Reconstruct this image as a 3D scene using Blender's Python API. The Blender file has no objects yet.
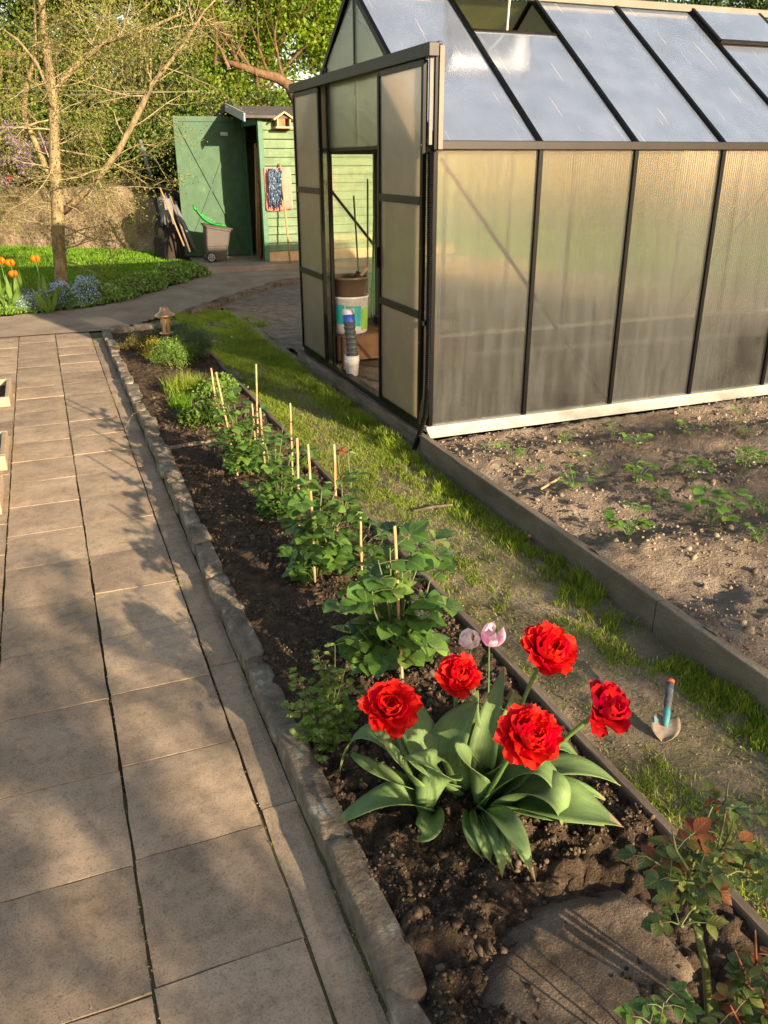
import bpy, math, random
import numpy as np
from mathutils import Vector, Matrix, noise as mnoise
R = math.radians
random.seed(7); rng = np.random.default_rng(7)
scene = bpy.context.scene
col = scene.collection

# ------------------------------------------------------------------ camera
CP = (-1.923, -4.124, 1.421); FPX = 816.9
PIT, YAW, ROL = 0.40453, 0.37815, -0.004016
cam_d = bpy.data.cameras.new('camera'); cam = bpy.data.objects.new('camera', cam_d); col.objects.link(cam)
cam_d.sensor_fit = 'VERTICAL'; cam_d.sensor_height = 24; cam_d.sensor_width = 18
cam_d.lens = FPX / 1024 * 24; cam_d.clip_start = 0.05; cam_d.clip_end = 1500
def cam_axes():
    cp, sp, cy, sy = math.cos(PIT), math.sin(PIT), math.cos(YAW), math.sin(YAW)
    F = Vector((sy*cp, cy*cp, -sp)); Rt = Vector((cy, -sy, 0)); U = Rt.cross(F)
    c, s = math.cos(ROL), math.sin(ROL)
    return F, c*Rt + s*U, -s*Rt + c*U
F_, R_, U_ = cam_axes()
M = Matrix((R_, U_, -F_)).transposed().to_4x4(); M.translation = Vector(CP)
cam.matrix_world = M
scene.camera = cam

# ------------------------------------------------------------------ sky, sun, exposure
SUN_AZ, SUN_EL = R(160.5), R(15.5)          # azimuth from +Y towards +X
sdir = Vector((math.sin(SUN_AZ)*math.cos(SUN_EL), math.cos(SUN_AZ)*math.cos(SUN_EL), math.sin(SUN_EL)))
w = bpy.data.worlds.new('World'); scene.world = w; w.use_nodes = True
nt = w.node_tree; bg = nt.nodes['Background']; sky = nt.nodes.new('ShaderNodeTexSky')
sky.sky_type = 'NISHITA'; sky.sun_disc = False; sky.sun_elevation = SUN_EL; sky.sun_rotation = SUN_AZ
sky.air_density = 1.0; sky.dust_density = 1.0; sky.ozone_density = 1.2
tint = nt.nodes.new('ShaderNodeMix'); tint.data_type = 'RGBA'; tint.blend_type = 'MULTIPLY'; tint.inputs[0].default_value = 1
tint.inputs[7].default_value = (1.20, 1.0, .84, 1)      # the camera's warm white balance
nt.links.new(sky.outputs[0], tint.inputs[6]); nt.links.new(tint.outputs[2], bg.inputs[0]); bg.inputs[1].default_value = 0.10
sl = bpy.data.lights.new('sun', 'SUN'); so = bpy.data.objects.new('sun', sl); col.objects.link(so)
sl.energy = 5.0; sl.angle = R(0.55); sl.color = (1.0, 0.80, 0.56)
so.rotation_euler = sdir.to_track_quat('Z', 'Y').to_euler(); so.location = (6, -20, 12)
scene.view_settings.view_transform = 'Standard'; scene.view_settings.look = 'None'
scene.view_settings.exposure = 1.42; scene.view_settings.gamma = 1.0
scene.view_settings.use_curve_mapping = False
cy = scene.cycles
cy.use_denoising = True; cy.max_bounces = 10; cy.transparent_max_bounces = 12
cy.transmission_bounces = 8; cy.diffuse_bounces = 3; cy.glossy_bounces = 4
cy.caustics_reflective = False; cy.caustics_refractive = False; cy.sample_clamp_indirect = 6
scene.render.engine = 'CYCLES'

# ------------------------------------------------------------------ helpers
def g(px, py, z=None, y=None, x=None):
    """the point of the photograph's viewing ray that has the given height, y or x"""
    D = F_*FPX + R_*(px-384) + U_*(512-py)
    if y is not None: t = (y-CP[1])/D.y
    elif x is not None: t = (x-CP[0])/D.x
    else: t = (z-CP[2])/D.z
    return Vector(CP) + D*t

def vnoise(x, y, seed=0):
    x = np.asarray(x, float); y = np.asarray(y, float)
    xi = np.floor(x); yi = np.floor(y); xf = x-xi; yf = y-yi
    def h(a, b):
        s = np.sin(a*127.1+b*311.7+seed*74.7)*43758.5453
        return s-np.floor(s)
    u = xf*xf*(3-2*xf); v = yf*yf*(3-2*yf)
    return (h(xi, yi)*(1-u)+h(xi+1, yi)*u)*(1-v)+(h(xi, yi+1)*(1-u)+h(xi+1, yi+1)*u)*v
def fbm(x, y, o=4, seed=0):
    s = 0; a = .5; t = 0
    for k in range(o):
        s = s+a*vnoise(x*2**k+k*9.3, y*2**k-k*5.1, seed+k); t += a; a *= .55
    return s/t
def sst(a, b, x):
    t = np.clip((x-a)/(b-a), 0, 1); return t*t*(3-2*t)
def GZ(x, y):
    """level of the garden ground behind the path end"""
    return -.15 + .11*sst(4.8, 8.3, y) + .09*sst(8.5, 11.5, y)

def tag(o, label=None, cat=None, group=None, kind=None):
    if label: o['label'] = label
    if cat: o['category'] = cat
    if group: o['group'] = group
    if kind: o['kind'] = kind
    return o
def empty(name, loc, label, cat, group=None):
    o = bpy.data.objects.new(name, None); col.objects.link(o); o.location = loc; o.empty_display_size = .1
    return tag(o, label, cat, group)

class MB:
    def __init__(s): s.v = []; s.f = []; s.n = 0; s.mi = []; s.at = {}
    def add(s, vs, fs, m=0):
        b = s.n; s.v.extend([tuple(p) for p in vs]); s.n += len(vs)
        for f in fs: s.f.append(tuple(i+b for i in f)); s.mi.append(m)
    def box(s, lo, hi, m=0):
        x0, y0, z0 = lo; x1, y1, z1 = hi
        s.add([(x0,y0,z0),(x1,y0,z0),(x1,y1,z0),(x0,y1,z0),(x0,y0,z1),(x1,y0,z1),(x1,y1,z1),(x0,y1,z1)],
              [(0,3,2,1),(4,5,6,7),(0,1,5,4),(1,2,6,5),(2,3,7,6),(3,0,4,7)], m)
    def beam(s, a, b, wd, ht, up=(0,0,1), m=0):
        a = Vector(a); b = Vector(b); d = (b-a).normalized(); up = Vector(up)
        sd = d.cross(up).normalized(); u = sd.cross(d).normalized()
        c = [(-wd/2,-ht/2),(wd/2,-ht/2),(wd/2,ht/2),(-wd/2,ht/2)]
        s.add([p+sd*i+u*j for p in (a, b) for i, j in c],
              [(0,1,2,3),(7,6,5,4),(0,4,5,1),(1,5,6,2),(2,6,7,3),(3,7,4,0)], m)
    def tube(s, pts, rad, n=8, m=0, cap=True):
        pts = [Vector(p) for p in pts]
        if not hasattr(rad, '__len__'): rad = [rad]*len(pts)
        ref = Vector((.13,.31,.94)); rings = []
        for i, p in enumerate(pts):
            d = (pts[min(i+1, len(pts)-1)]-pts[max(i-1, 0)]).normalized()
            sd = d.cross(ref)
            if sd.length < .15: sd = d.cross(Vector((1,0,0)))
            sd.normalize(); u = sd.cross(d)
            rings.append([p+(sd*math.cos(2*math.pi*k/n)+u*math.sin(2*math.pi*k/n))*rad[i] for k in range(n)])
        fs = [(i*n+k, i*n+(k+1)%n, (i+1)*n+(k+1)%n, (i+1)*n+k) for i in range(len(pts)-1) for k in range(n)]
        if cap: fs += [tuple(range(n))[::-1], tuple((len(pts)-1)*n+k for k in range(n))]
        s.add([q for r in rings for q in r], fs, m)
    def lathe(s, prof, c, n=20, m=0, ax=None):
        c = Vector(c); rot = Vector((0,0,1)).rotation_difference(Vector(ax).normalized()) if ax else None
        vs = []
        for r, z in prof:
            for k in range(n):
                p = Vector((r*math.cos(2*math.pi*k/n), r*math.sin(2*math.pi*k/n), z))
                if rot: p = rot @ p
                vs.append(c+p)
        fs = [(i*n+k, i*n+(k+1)%n, (i+1)*n+(k+1)%n, (i+1)*n+k) for i in range(len(prof)-1) for k in range(n)]
        s.add(vs, fs, m)
    def leaf(s, base, d, up, L, W, fold=.25, droop=.3, n=5, shape=.45, tw=0., wave=0., m=0):
        """ovate leaf: folded along its midrib, drooping to its tip"""
        d = Vector(d).normalized(); up = Vector(up); sd = d.cross(up)
        if sd.length < 1e-3: sd = d.cross(Vector((1,0,0)))
        sd.normalize(); u = sd.cross(d)
        vs = []; p = Vector(base); ph = random.random()*6
        for i in range(n+1):
            t = i/n
            for q in range(3): s.at[s.n+i*3+q] = (abs(q-1), t*L, 1.)
            ww = W*.5*(max(0, math.sin(math.pi*t**(math.log(.5)/math.log(shape))))**.85)*(1-.25*t**3)
            if i == 0: ww = W*.05
            if i == n: ww = .0004
            cc = d*math.cos(droop*t*1.6)-u*math.sin(droop*t*1.6); nn = u*math.cos(droop*t*1.6)+d*math.sin(droop*t*1.6)
            a = tw*t; s2 = sd*math.cos(a)+nn*math.sin(a); n2 = nn*math.cos(a)-sd*math.sin(a)
            wv = wave*math.sin(ph+t*9)*W
            vs += [p-s2*ww+n2*(ww*fold+wv), p, p+s2*ww+n2*(ww*fold-wv)]
            p = p+cc*(L/n)
        fs = []
        for i in range(n):
            a = i*3; fs += [(a, a+1, a+4, a+3), (a+1, a+2, a+5, a+4)]
        s.add(vs, fs, m)
    def build(s, name, mats, parent=None, smooth=False, bevel=0, sub=0):
        me = bpy.data.meshes.new(name); me.from_pydata(s.v, [], s.f)
        if not isinstance(mats, (list, tuple)): mats = [mats]
        for mt in mats: me.materials.append(mt)
        if len(mats) > 1: me.polygons.foreach_set('material_index', s.mi)
        if smooth: me.polygons.foreach_set('use_smooth', [True]*len(me.polygons))
        if s.at:
            A_ = me.attributes.new('leafuv', 'FLOAT_VECTOR', 'POINT'); arr = np.zeros((len(s.v), 3), np.float32)
            for k_, v_ in s.at.items(): arr[k_] = v_
            A_.data.foreach_set('vector', arr.ravel())
        me.update(); o = bpy.data.objects.new(name, me); col.objects.link(o)
        if parent: o.parent = parent; o.location = -parent.location if parent.parent is None and parent.type == 'EMPTY' else (0,0,0)
        if bevel:
            b = o.modifiers.new('b', 'BEVEL'); b.width = bevel; b.segments = 2; b.limit_method = 'ANGLE'; b.harden_normals = False
        if sub:
            b = o.modifiers.new('s', 'SUBSURF'); b.levels = sub; b.render_levels = sub
        return o

def np_mesh(name, V, Fc, mat, parent=None, smooth=False):
    V = np.asarray(V, np.float32); Fc = np.asarray(Fc, np.int32); k = Fc.shape[1]
    me = bpy.data.meshes.new(name); me.vertices.add(len(V)); me.vertices.foreach_set('co', V.ravel())
    me.loops.add(Fc.size); me.loops.foreach_set('vertex_index', Fc.ravel())
    me.polygons.add(len(Fc)); me.polygons.foreach_set('loop_start', np.arange(0, Fc.size, k, dtype=np.int32))
    me.polygons.foreach_set('loop_total', np.full(len(Fc), k, np.int32))
    if smooth: me.polygons.foreach_set('use_smooth', np.ones(len(Fc), bool))
    me.materials.append(mat); me.update(calc_edges=True); me.validate()
    o = bpy.data.objects.new(name, me); col.objects.link(o)
    if parent: o.parent = parent; o.location = -parent.location
    return o
def grid(name, x0, x1, y0, y1, res, zf, mat, keep=None, smooth=True):
    nx = max(2, int((x1-x0)/res)+1); ny = max(2, int((y1-y0)/res)+1)
    X, Y = np.meshgrid(np.linspace(x0, x1, nx), np.linspace(y0, y1, ny)); Z = zf(X, Y)+0*X
    V = np.stack([X.ravel(), Y.ravel(), Z.ravel()], 1)
    i, j = np.meshgrid(np.arange(nx-1), np.arange(ny-1)); a = (j*nx+i).ravel()
    Fc = np.stack([a, a+1, a+nx+1, a+nx], 1)
    if keep is not None:
        cx = X.ravel()[a]+res/2; cyy = Y.ravel()[a]+res/2; Fc = Fc[keep(cx, cyy)]
    return np_mesh(name, V, Fc, mat, None, smooth)
def inpoly(px, py, poly):
    c = np.zeros(px.shape, bool); n = len(poly)
    for i in range(n):
        x0, y0 = poly[i]; x1, y1 = poly[(i+1) % n]
        if y0 == y1: continue
        c ^= ((y0 > py) != (y1 > py)) & (px < (x1-x0)*(py-y0)/(y1-y0)+x0)
    return c
def blades(name, P, H, mat, wd=.004, lean=.5, parent=None, seg=True):
    """grass blades at points P (n,3) with heights H"""
    n = len(P); a = rng.uniform(0, 2*np.pi, n); ln = rng.uniform(.1, 1, n)*lean
    dx, dy = np.cos(a), np.sin(a); b = rng.uniform(0, 2*np.pi, n); wx, wy = np.cos(b)*wd/2, np.sin(b)*wd/2
    H = np.asarray(H); z0 = np.zeros(n)
    def pt(t, s, bend): return np.stack([P[:,0]+dx*H*ln*bend+s*wx, P[:,1]+dy*H*ln*bend+s*wy, P[:,2]+H*t], 1)
    V = np.stack([pt(0,-1,0), pt(0,1,0), pt(.55,.8,.35), pt(.55,-.8,.35), pt(.97,0,1)], 1).reshape(-1, 3)
    k = np.arange(n)*5
    q = np.stack([k, k+1, k+2, k+3], 1); t = np.stack([k+3, k+2, k+4, k+4], 1)
    tri = np.concatenate([np.stack([k, k+1, k+2], 1), np.stack([k, k+2, k+3], 1), np.stack([k+3, k+2, k+4], 1)])
    return np_mesh(name, V, tri, mat, parent)
def leaf_cloud(name, C, size, mat, parent=None, up=.5, asp=.6):
    """C (n,3) leaf centres; each a bent four-cornered leaf of its own direction"""
    n = len(C); d = rng.normal(size=(n,3)); d /= np.linalg.norm(d, axis=1)[:,None]
    nn = rng.normal(size=(n,3)); nn[:,2] = np.abs(nn[:,2])+up; nn -= (nn*d).sum(1)[:,None]*d; nn /= np.linalg.norm(nn, axis=1)[:,None]+1e-9
    s = np.cross(d, nn); L = size*rng.uniform(.6, 1.3, n)[:,None]; W = L*asp/2
    V = np.stack([C-d*L/2, C+s*W+nn*L*.1, C+d*L/2-nn*L*.1, C-s*W+nn*L*.1], 1).reshape(-1,3)
    k = np.arange(n)*4
    tri = np.concatenate([np.stack([k, k+1, k+2], 1), np.stack([k, k+2, k+3], 1)])
    return np_mesh(name, V, tri, mat, parent)

# ------------------------------------------------------------------ materials
def newmat(name):
    m = bpy.data.materials.new(name); m.use_nodes = True; n = m.node_tree; n.nodes.clear()
    out = n.nodes.new('ShaderNodeOutputMaterial'); return m, n, out
def N(n, t, **k):
    x = n.nodes.new(t)
    for a, b in k.items():
        if a.startswith('i_'):
            key = a[2:].replace('_', ' ')
            (x.inputs[key] if key in x.inputs else x.inputs[int(key)]).default_value = b
        else: setattr(x, a, b)
    return x
def c4(c): return (c[0], c[1], c[2], 1)
def ramp(n, stops, src):
    r = n.nodes.new('ShaderNodeValToRGB'); e = r.color_ramp.elements
    while len(e) < len(stops): e.new(.5)
    for el, (p, c) in zip(e, stops): el.position = p; el.color = c4(c)
    n.links.new(src, r.inputs[0]); return r
def pmat(name, stops, rough=.8, scale=20, detail=6, bump=.3, bscale=None, bdist=.004, spec=.3, metal=0, fine=None, island=0, stretch=None):
    m, n, out = newmat(name); p = N(n, 'ShaderNodeBsdfPrincipled')
    p.inputs['Roughness'].default_value = rough; p.inputs['Metallic'].default_value = metal
    p.inputs['Specular IOR Level'].default_value = spec
    tc = N(n, 'ShaderNodeNewGeometry'); mp = N(n, 'ShaderNodeMapping')
    n.links.new(tc.outputs['Position'], mp.inputs[0])
    if stretch: mp.inputs['Scale'].default_value = stretch
    no = N(n, 'ShaderNodeTexNoise', i_Scale=scale, i_Detail=detail, i_Roughness=.62); n.links.new(mp.outputs[0], no.inputs[0])
    r = ramp(n, stops, no.outputs[0]); c = r.outputs[0]
    if fine:
        nf = N(n, 'ShaderNodeTexNoise', i_Scale=fine[0], i_Detail=3, i_Roughness=.7); n.links.new(mp.outputs[0], nf.inputs[0])
        rf = ramp(n, [(.35, (fine[1],)*3), (.7, (fine[2],)*3)], nf.outputs[0])
        mx = N(n, 'ShaderNodeMix', data_type='RGBA', blend_type='MULTIPLY'); mx.inputs[0].default_value = 1
        n.links.new(c, mx.inputs[6]); n.links.new(rf.outputs[0], mx.inputs[7]); c = mx.outputs[2]
    if island:
        hs = N(n, 'ShaderNodeHueSaturation'); mr = N(n, 'ShaderNodeMapRange', i_3=1-island, i_4=1+island)
        n.links.new(tc.outputs['Random Per Island'], mr.inputs[0]); n.links.new(mr.outputs[0], hs.inputs['Value'])
        n.links.new(c, hs.inputs['Color']); c = hs.outputs[0]
    n.links.new(c, p.inputs['Base Color'])
    if bump:
        nb = N(n, 'ShaderNodeTexNoise', i_Scale=bscale or scale*3, i_Detail=8, i_Roughness=.65); n.links.new(mp.outputs[0], nb.inputs[0])
        b = N(n, 'ShaderNodeBump', i_Strength=bump, i_Distance=bdist); n.links.new(nb.outputs[0], b.inputs['Height']); n.links.new(b.outputs[0], p.inputs['Normal'])
    n.links.new(p.outputs[0], out.inputs[0]); return m
def leafmat(name, stops, trans=.35, rough=.45, spec=.35, tcol=None, veins=False, patch=0., stripes=0, tip=None, tr=(.35, 1., .6)):
    """colour by leaf (random per island); light also passes through the blade"""
    m, n, out = newmat(name); ge = N(n, 'ShaderNodeNewGeometry')
    r = ramp(n, stops, ge.outputs['Random Per Island']); c = r.outputs[0]
    no = N(n, 'ShaderNodeTexNoise', i_Scale=patch or 3., i_Detail=3); n.links.new(ge.outputs['Position'], no.inputs[0])
    mr = N(n, 'ShaderNodeMapRange', i_1=.3, i_2=.7, i_3=.72, i_4=1.22); n.links.new(no.outputs[0], mr.inputs[0])
    hs = N(n, 'ShaderNodeHueSaturation'); n.links.new(mr.outputs[0], hs.inputs['Value']); n.links.new(c, hs.inputs['Color']); c = hs.outputs[0]
    p = N(n, 'ShaderNodeBsdfPrincipled'); p.inputs['Roughness'].default_value = rough; p.inputs['Specular IOR Level'].default_value = spec
    n.links.new(c, p.inputs['Base Color'])
    t = N(n, 'ShaderNodeBsdfTranslucent'); h2 = N(n, 'ShaderNodeHueSaturation', i_Value=1.5, i_Saturation=1.1); h2.inputs['Hue'].default_value = .485
    n.links.new(c, h2.inputs['Color']); n.links.new(h2.outputs[0], t.inputs[0])
    nb = N(n, 'ShaderNodeTexNoise', i_Scale=160, i_Detail=3); n.links.new(ge.outputs['Position'], nb.inputs[0])
    b = N(n, 'ShaderNodeBump', i_Strength=.25, i_Distance=.002); n.links.new(nb.outputs[0], b.inputs['Height'])
    if veins:
        at_ = N(n, 'ShaderNodeAttribute', attribute_name='leafuv'); sx = N(n, 'ShaderNodeSeparateXYZ'); n.links.new(at_.outputs['Vector'], sx.inputs[0])
        def mth(op, a, b_=None):
            k = N(n, 'ShaderNodeMath', operation=op)
            for ii, q in enumerate((a, b_)):
                if q is None: continue
                if isinstance(q, (int, float)): k.inputs[ii].default_value = q
                else: n.links.new(q, k.inputs[ii])
            return k.outputs[0]
        ph = mth('SUBTRACT', mth('MULTIPLY', sx.outputs[1], veins), mth('MULTIPLY', sx.outputs[0], 5.5))
        vn = mth('POWER', mth('ABSOLUTE', mth('SINE', ph)), .45)                # 0 on a side vein
        rib = mth('MULTIPLY', mth('LESS_THAN', sx.outputs[0], .07), sx.outputs[2])
        h = mth('SUBTRACT', vn, mth('MULTIPLY', rib, 1.5)); b3 = N(n, 'ShaderNodeBump', i_Strength=.32, i_Distance=.0018); n.links.new(h, b3.inputs['Height']); n.links.new(b.outputs[0], b3.inputs['Normal']); b = b3
        lt = N(n, 'ShaderNodeMix', data_type='RGBA'); n.links.new(mth('MULTIPLY', mth('MAXIMUM', rib, mth('MULTIPLY', mth('SUBTRACT', 1., vn), .22)), .38), lt.inputs[0]); n.links.new(c, lt.inputs[6]); lt.inputs[7].default_value = (.26,.34,.10,1)
        n.links.new(lt.outputs[2], p.inputs['Base Color'])
    if stripes:
        at_ = N(n, 'ShaderNodeAttribute', attribute_name='leafuv'); sx = N(n, 'ShaderNodeSeparateXYZ'); n.links.new(at_.outputs['Vector'], sx.inputs[0])
        mp_ = N(n, 'ShaderNodeMapping'); mp_.inputs['Scale'].default_value = (stripes, 1.2, 0); n.links.new(at_.outputs['Vector'], mp_.inputs[0])
        ns = N(n, 'ShaderNodeTexNoise', i_Scale=1., i_Detail=4, i_Roughness=.7); n.links.new(mp_.outputs[0], ns.inputs[0])
        b3 = N(n, 'ShaderNodeBump', i_Strength=.45, i_Distance=.003); n.links.new(ns.outputs[0], b3.inputs['Height']); n.links.new(b.outputs[0], b3.inputs['Normal']); b = b3
        rs_ = ramp(n, [(.3, (.72,.72,.72)), (.7, (1.25,1.25,1.2))], ns.outputs[0]); mm = N(n, 'ShaderNodeMix', data_type='RGBA', blend_type='MULTIPLY'); mm.inputs[0].default_value = .8
        n.links.new(c, mm.inputs[6]); n.links.new(rs_.outputs[0], mm.inputs[7]); cc_ = mm.outputs[2]
        if tip:
            mt_ = N(n, 'ShaderNodeMix', data_type='RGBA'); mr_ = N(n, 'ShaderNodeMapRange', i_1=tr[0], i_2=tr[1], i_3=0., i_4=tr[2]); n.links.new(sx.outputs[1], mr_.inputs[0]); n.links.new(mr_.outputs[0], mt_.inputs[0])
            n.links.new(cc_, mt_.inputs[6]); mt_.inputs[7].default_value = c4(tip); cc_ = mt_.outputs[2]
        n.links.new(cc_, p.inputs['Base Color']); n.links.new(cc_, h2.inputs['Color'])
    n.links.new(b.outputs[0], p.inputs['Normal'])
    mx = N(n, 'ShaderNodeMixShader'); mx.inputs[0].default_value = trans
    n.links.new(p.outputs[0], mx.inputs[1]); n.links.new(t.outputs[0], mx.inputs[2]); n.links.new(mx.outputs[0], out.inputs[0])
    return m
def plain(name, c, rough=.5, metal=0, spec=.4, var=.12, scale=15, bump=.1, bs=60):
    lo = tuple(max(0, k*(1-var)) for k in c); hi = tuple(min(1, k*(1+var)) for k in c)
    return pmat(name, [(.35, lo), (.65, hi)], rough, scale, 4, bump, bs, .002, spec, metal)

def slab_mat():
    m, n, out = newmat('paving concrete'); ge = N(n, 'ShaderNodeNewGeometry'); p = N(n, 'ShaderNodeBsdfPrincipled', i_Roughness=.88)
    p.inputs['Specular IOR Level'].default_value = .25
    n1 = N(n, 'ShaderNodeTexNoise', i_Scale=5, i_Detail=7, i_Roughness=.65); n.links.new(ge.outputs['Position'], n1.inputs[0])
    r1 = ramp(n, [(.3, (.30,.225,.15)), (.5, (.41,.31,.21)), (.7, (.49,.375,.26))], n1.outputs[0])
    n2 = N(n, 'ShaderNodeTexNoise', i_Scale=190, i_Detail=4, i_Roughness=.8); n.links.new(ge.outputs['Position'], n2.inputs[0])
    r2 = ramp(n, [(.34, (.42,.42,.44)), (.5, (1,1,1)), (.72, (1.0,1.0,1.0))], n2.outputs[0])
    n4 = N(n, 'ShaderNodeTexNoise', i_Scale=28, i_Detail=5, i_Roughness=.7); n.links.new(ge.outputs['Position'], n4.inputs[0])
    n5 = N(n, 'ShaderNodeTexNoise', i_Scale=1.7, i_Detail=9, i_Roughness=.75); n.links.new(ge.outputs['Position'], n5.inputs[0])
    r5 = ramp(n, [(.34, (.62,.60,.60)), (.46, (.95,.95,.95)), (.6, (1.1,1.09,1.06))], n5.outputs[0])
    r4_ = ramp(n, [(.36, (.66,.66,.68)), (.52, (1,1,1))], n4.outputs[0]); r4 = N(n, 'ShaderNodeMix', data_type='RGBA', blend_type='MULTIPLY'); r4.inputs[0].default_value = 1
    n.links.new(r4_.outputs[0], r4.inputs[6]); n.links.new(r5.outputs[0], r4.inputs[7])
    a = N(n, 'ShaderNodeMix', data_type='RGBA', blend_type='MULTIPLY'); a.inputs[0].default_value = .85
    n.links.new(r1.outputs[0], a.inputs[6]); n.links.new(r2.outputs[0], a.inputs[7])
    a2 = N(n, 'ShaderNodeMix', data_type='RGBA', blend_type='MULTIPLY'); a2.inputs[0].default_value = .6
    n.links.new(a.outputs[2], a2.inputs[6]); n.links.new(r4.outputs[2], a2.inputs[7])
    hs = N(n, 'ShaderNodeHueSaturation'); mr = N(n, 'ShaderNodeMapRange', i_3=.78, i_4=1.14)
    n.links.new(ge.outputs['Random Per Island'], mr.inputs[0]); n.links.new(mr.outputs[0], hs.inputs['Value']); n.links.new(a2.outputs[2], hs.inputs['Color'])
    n.links.new(hs.outputs[0], p.inputs['Base Color'])
    n3 = N(n, 'ShaderNodeTexNoise', i_Scale=340, i_Detail=4, i_Roughness=.75); n.links.new(ge.outputs['Position'], n3.inputs[0])
    b = N(n, 'ShaderNodeBump', i_Strength=.4, i_Distance=.0022); n.links.new(n3.outputs[0], b.inputs['Height'])
    b2 = N(n, 'ShaderNodeBump', i_Strength=.4, i_Distance=.006); n.links.new(n1.outputs[0], b2.inputs['Height']); n.links.new(b.outputs[0], b2.inputs['Normal'])
    n.links.new(b2.outputs[0], p.inputs['Normal']); n.links.new(p.outputs[0], out.inputs[0]); return m
def pane_mat(name, rough, refl, body, clear, tint, flute=True, share=(.2,.4), dark=.75, dif=.35, gl_r=None, scratch=False):
    """twin-wall polycarbonate: blurred transmission, some scatter, a share of mirror reflection"""
    m, n, out = newmat(name); ge = N(n, 'ShaderNodeNewGeometry')
    gl = N(n, 'ShaderNodeBsdfRefraction', i_Roughness=rough, i_IOR=1.35); gl.inputs['Color'].default_value = c4(tint)
    tp = N(n, 'ShaderNodeBsdfTransparent'); tp.inputs[0].default_value = c4(tint)
    tl = N(n, 'ShaderNodeBsdfTranslucent'); df = N(n, 'ShaderNodeBsdfDiffuse')
    no = N(n, 'ShaderNodeTexNoise', i_Scale=3, i_Detail=6, i_Roughness=.65)
    mp = N(n, 'ShaderNodeMapping'); mp.inputs['Scale'].default_value = (6, 6, .8) if flute else (1.5, 1.5, 1.5)
    n.links.new(ge.outputs['Position'], mp.inputs[0]); n.links.new(mp.outputs[0], no.inputs[0])
    r = ramp(n, [(.3, tuple(dark*k for k in body)), (.7, body)], no.outputs[0])
    cc = r.outputs[0]
    if scratch:
        ms_ = N(n, 'ShaderNodeMapping'); ms_.inputs['Scale'].default_value = (70, 2.2, 2.2); ms_.inputs['Rotation'].default_value = (0, 0, .03); n.links.new(ge.outputs['Position'], ms_.inputs[0])
        sn = N(n, 'ShaderNodeTexNoise', i_Scale=1., i_Detail=2); n.links.new(ms_.outputs[0], sn.inputs[0]); rr_ = ramp(n, [(.69, (0,0,0)), (.71, (1,1,1))], sn.outputs[0])
        mxs = N(n, 'ShaderNodeMix', data_type='RGBA'); n.links.new(rr_.outputs[0], mxs.inputs[0]); n.links.new(cc, mxs.inputs[6]); mxs.inputs[7].default_value = (.95,.93,.88,1); cc = mxs.outputs[2]
    n.links.new(cc, tl.inputs[0]); n.links.new(cc, df.inputs[0])
    m1 = N(n, 'ShaderNodeMixShader'); m1.inputs[0].default_value = clear; n.links.new(gl.outputs[0], m1.inputs[1]); n.links.new(tp.outputs[0], m1.inputs[2])
    m2 = N(n, 'ShaderNodeMixShader'); m2.inputs[0].default_value = dif; n.links.new(tl.outputs[0], m2.inputs[1]); n.links.new(df.outputs[0], m2.inputs[2])
    m3 = N(n, 'ShaderNodeMixShader'); mr = N(n, 'ShaderNodeMapRange', i_1=.3, i_2=.7, i_3=share[0], i_4=share[1]); n.links.new(no.outputs[0], mr.inputs[0])
    n.links.new(mr.outputs[0], m3.inputs[0]); n.links.new(m1.outputs[0], m3.inputs[1]); n.links.new(m2.outputs[0], m3.inputs[2])
    gs = N(n, 'ShaderNodeBsdfGlossy', i_Roughness=gl_r or (.06 if not flute else .22)); gs.inputs['Color'].default_value = (.95,.97,1,1)
    lw = N(n, 'ShaderNodeLayerWeight', i_Blend=.35); mr2 = N(n, 'ShaderNodeMapRange', i_3=refl, i_4=min(1, refl+(.3 if flute else .5))); n.links.new(lw.outputs['Fresnel'], mr2.inputs[0])
    m4 = N(n, 'ShaderNodeMixShader'); n.links.new(mr2.outputs[0], m4.inputs[0]); n.links.new(m3.outputs[0], m4.inputs[1]); n.links.new(gs.outputs[0], m4.inputs[2])
    wv = N(n, 'ShaderNodeTexWave', i_Scale=40, i_Distortion=.3, bands_direction='DIAGONAL' if flute else 'X'); n.links.new(ge.outputs['Position'], wv.inputs[0])
    if flute:
        # channels run vertically: bands over x+y only
        mp2 = N(n, 'ShaderNodeMapping'); mp2.inputs['Scale'].default_value = (1, 1, 0); n.links.new(ge.outputs['Position'], mp2.inputs[0]); n.links.new(mp2.outputs[0], wv.inputs[0])
    b = N(n, 'ShaderNodeBump', i_Strength=.25 if flute else .06, i_Distance=.002); n.links.new(wv.outputs['Fac'], b.inputs['Height'])
    b2 = N(n, 'ShaderNodeBump', i_Strength=.12, i_Distance=.02); n.links.new(no.outputs[0], b2.inputs['Height']); n.links.new(b.outputs[0], b2.inputs['Normal'])
    n.links.new(b2.outputs[0], gs.inputs['Normal']); n.links.new(b.outputs[0], gl.inputs['Normal'])
    n.links.new(m4.outputs[0], out.inputs[0]); return m

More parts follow.
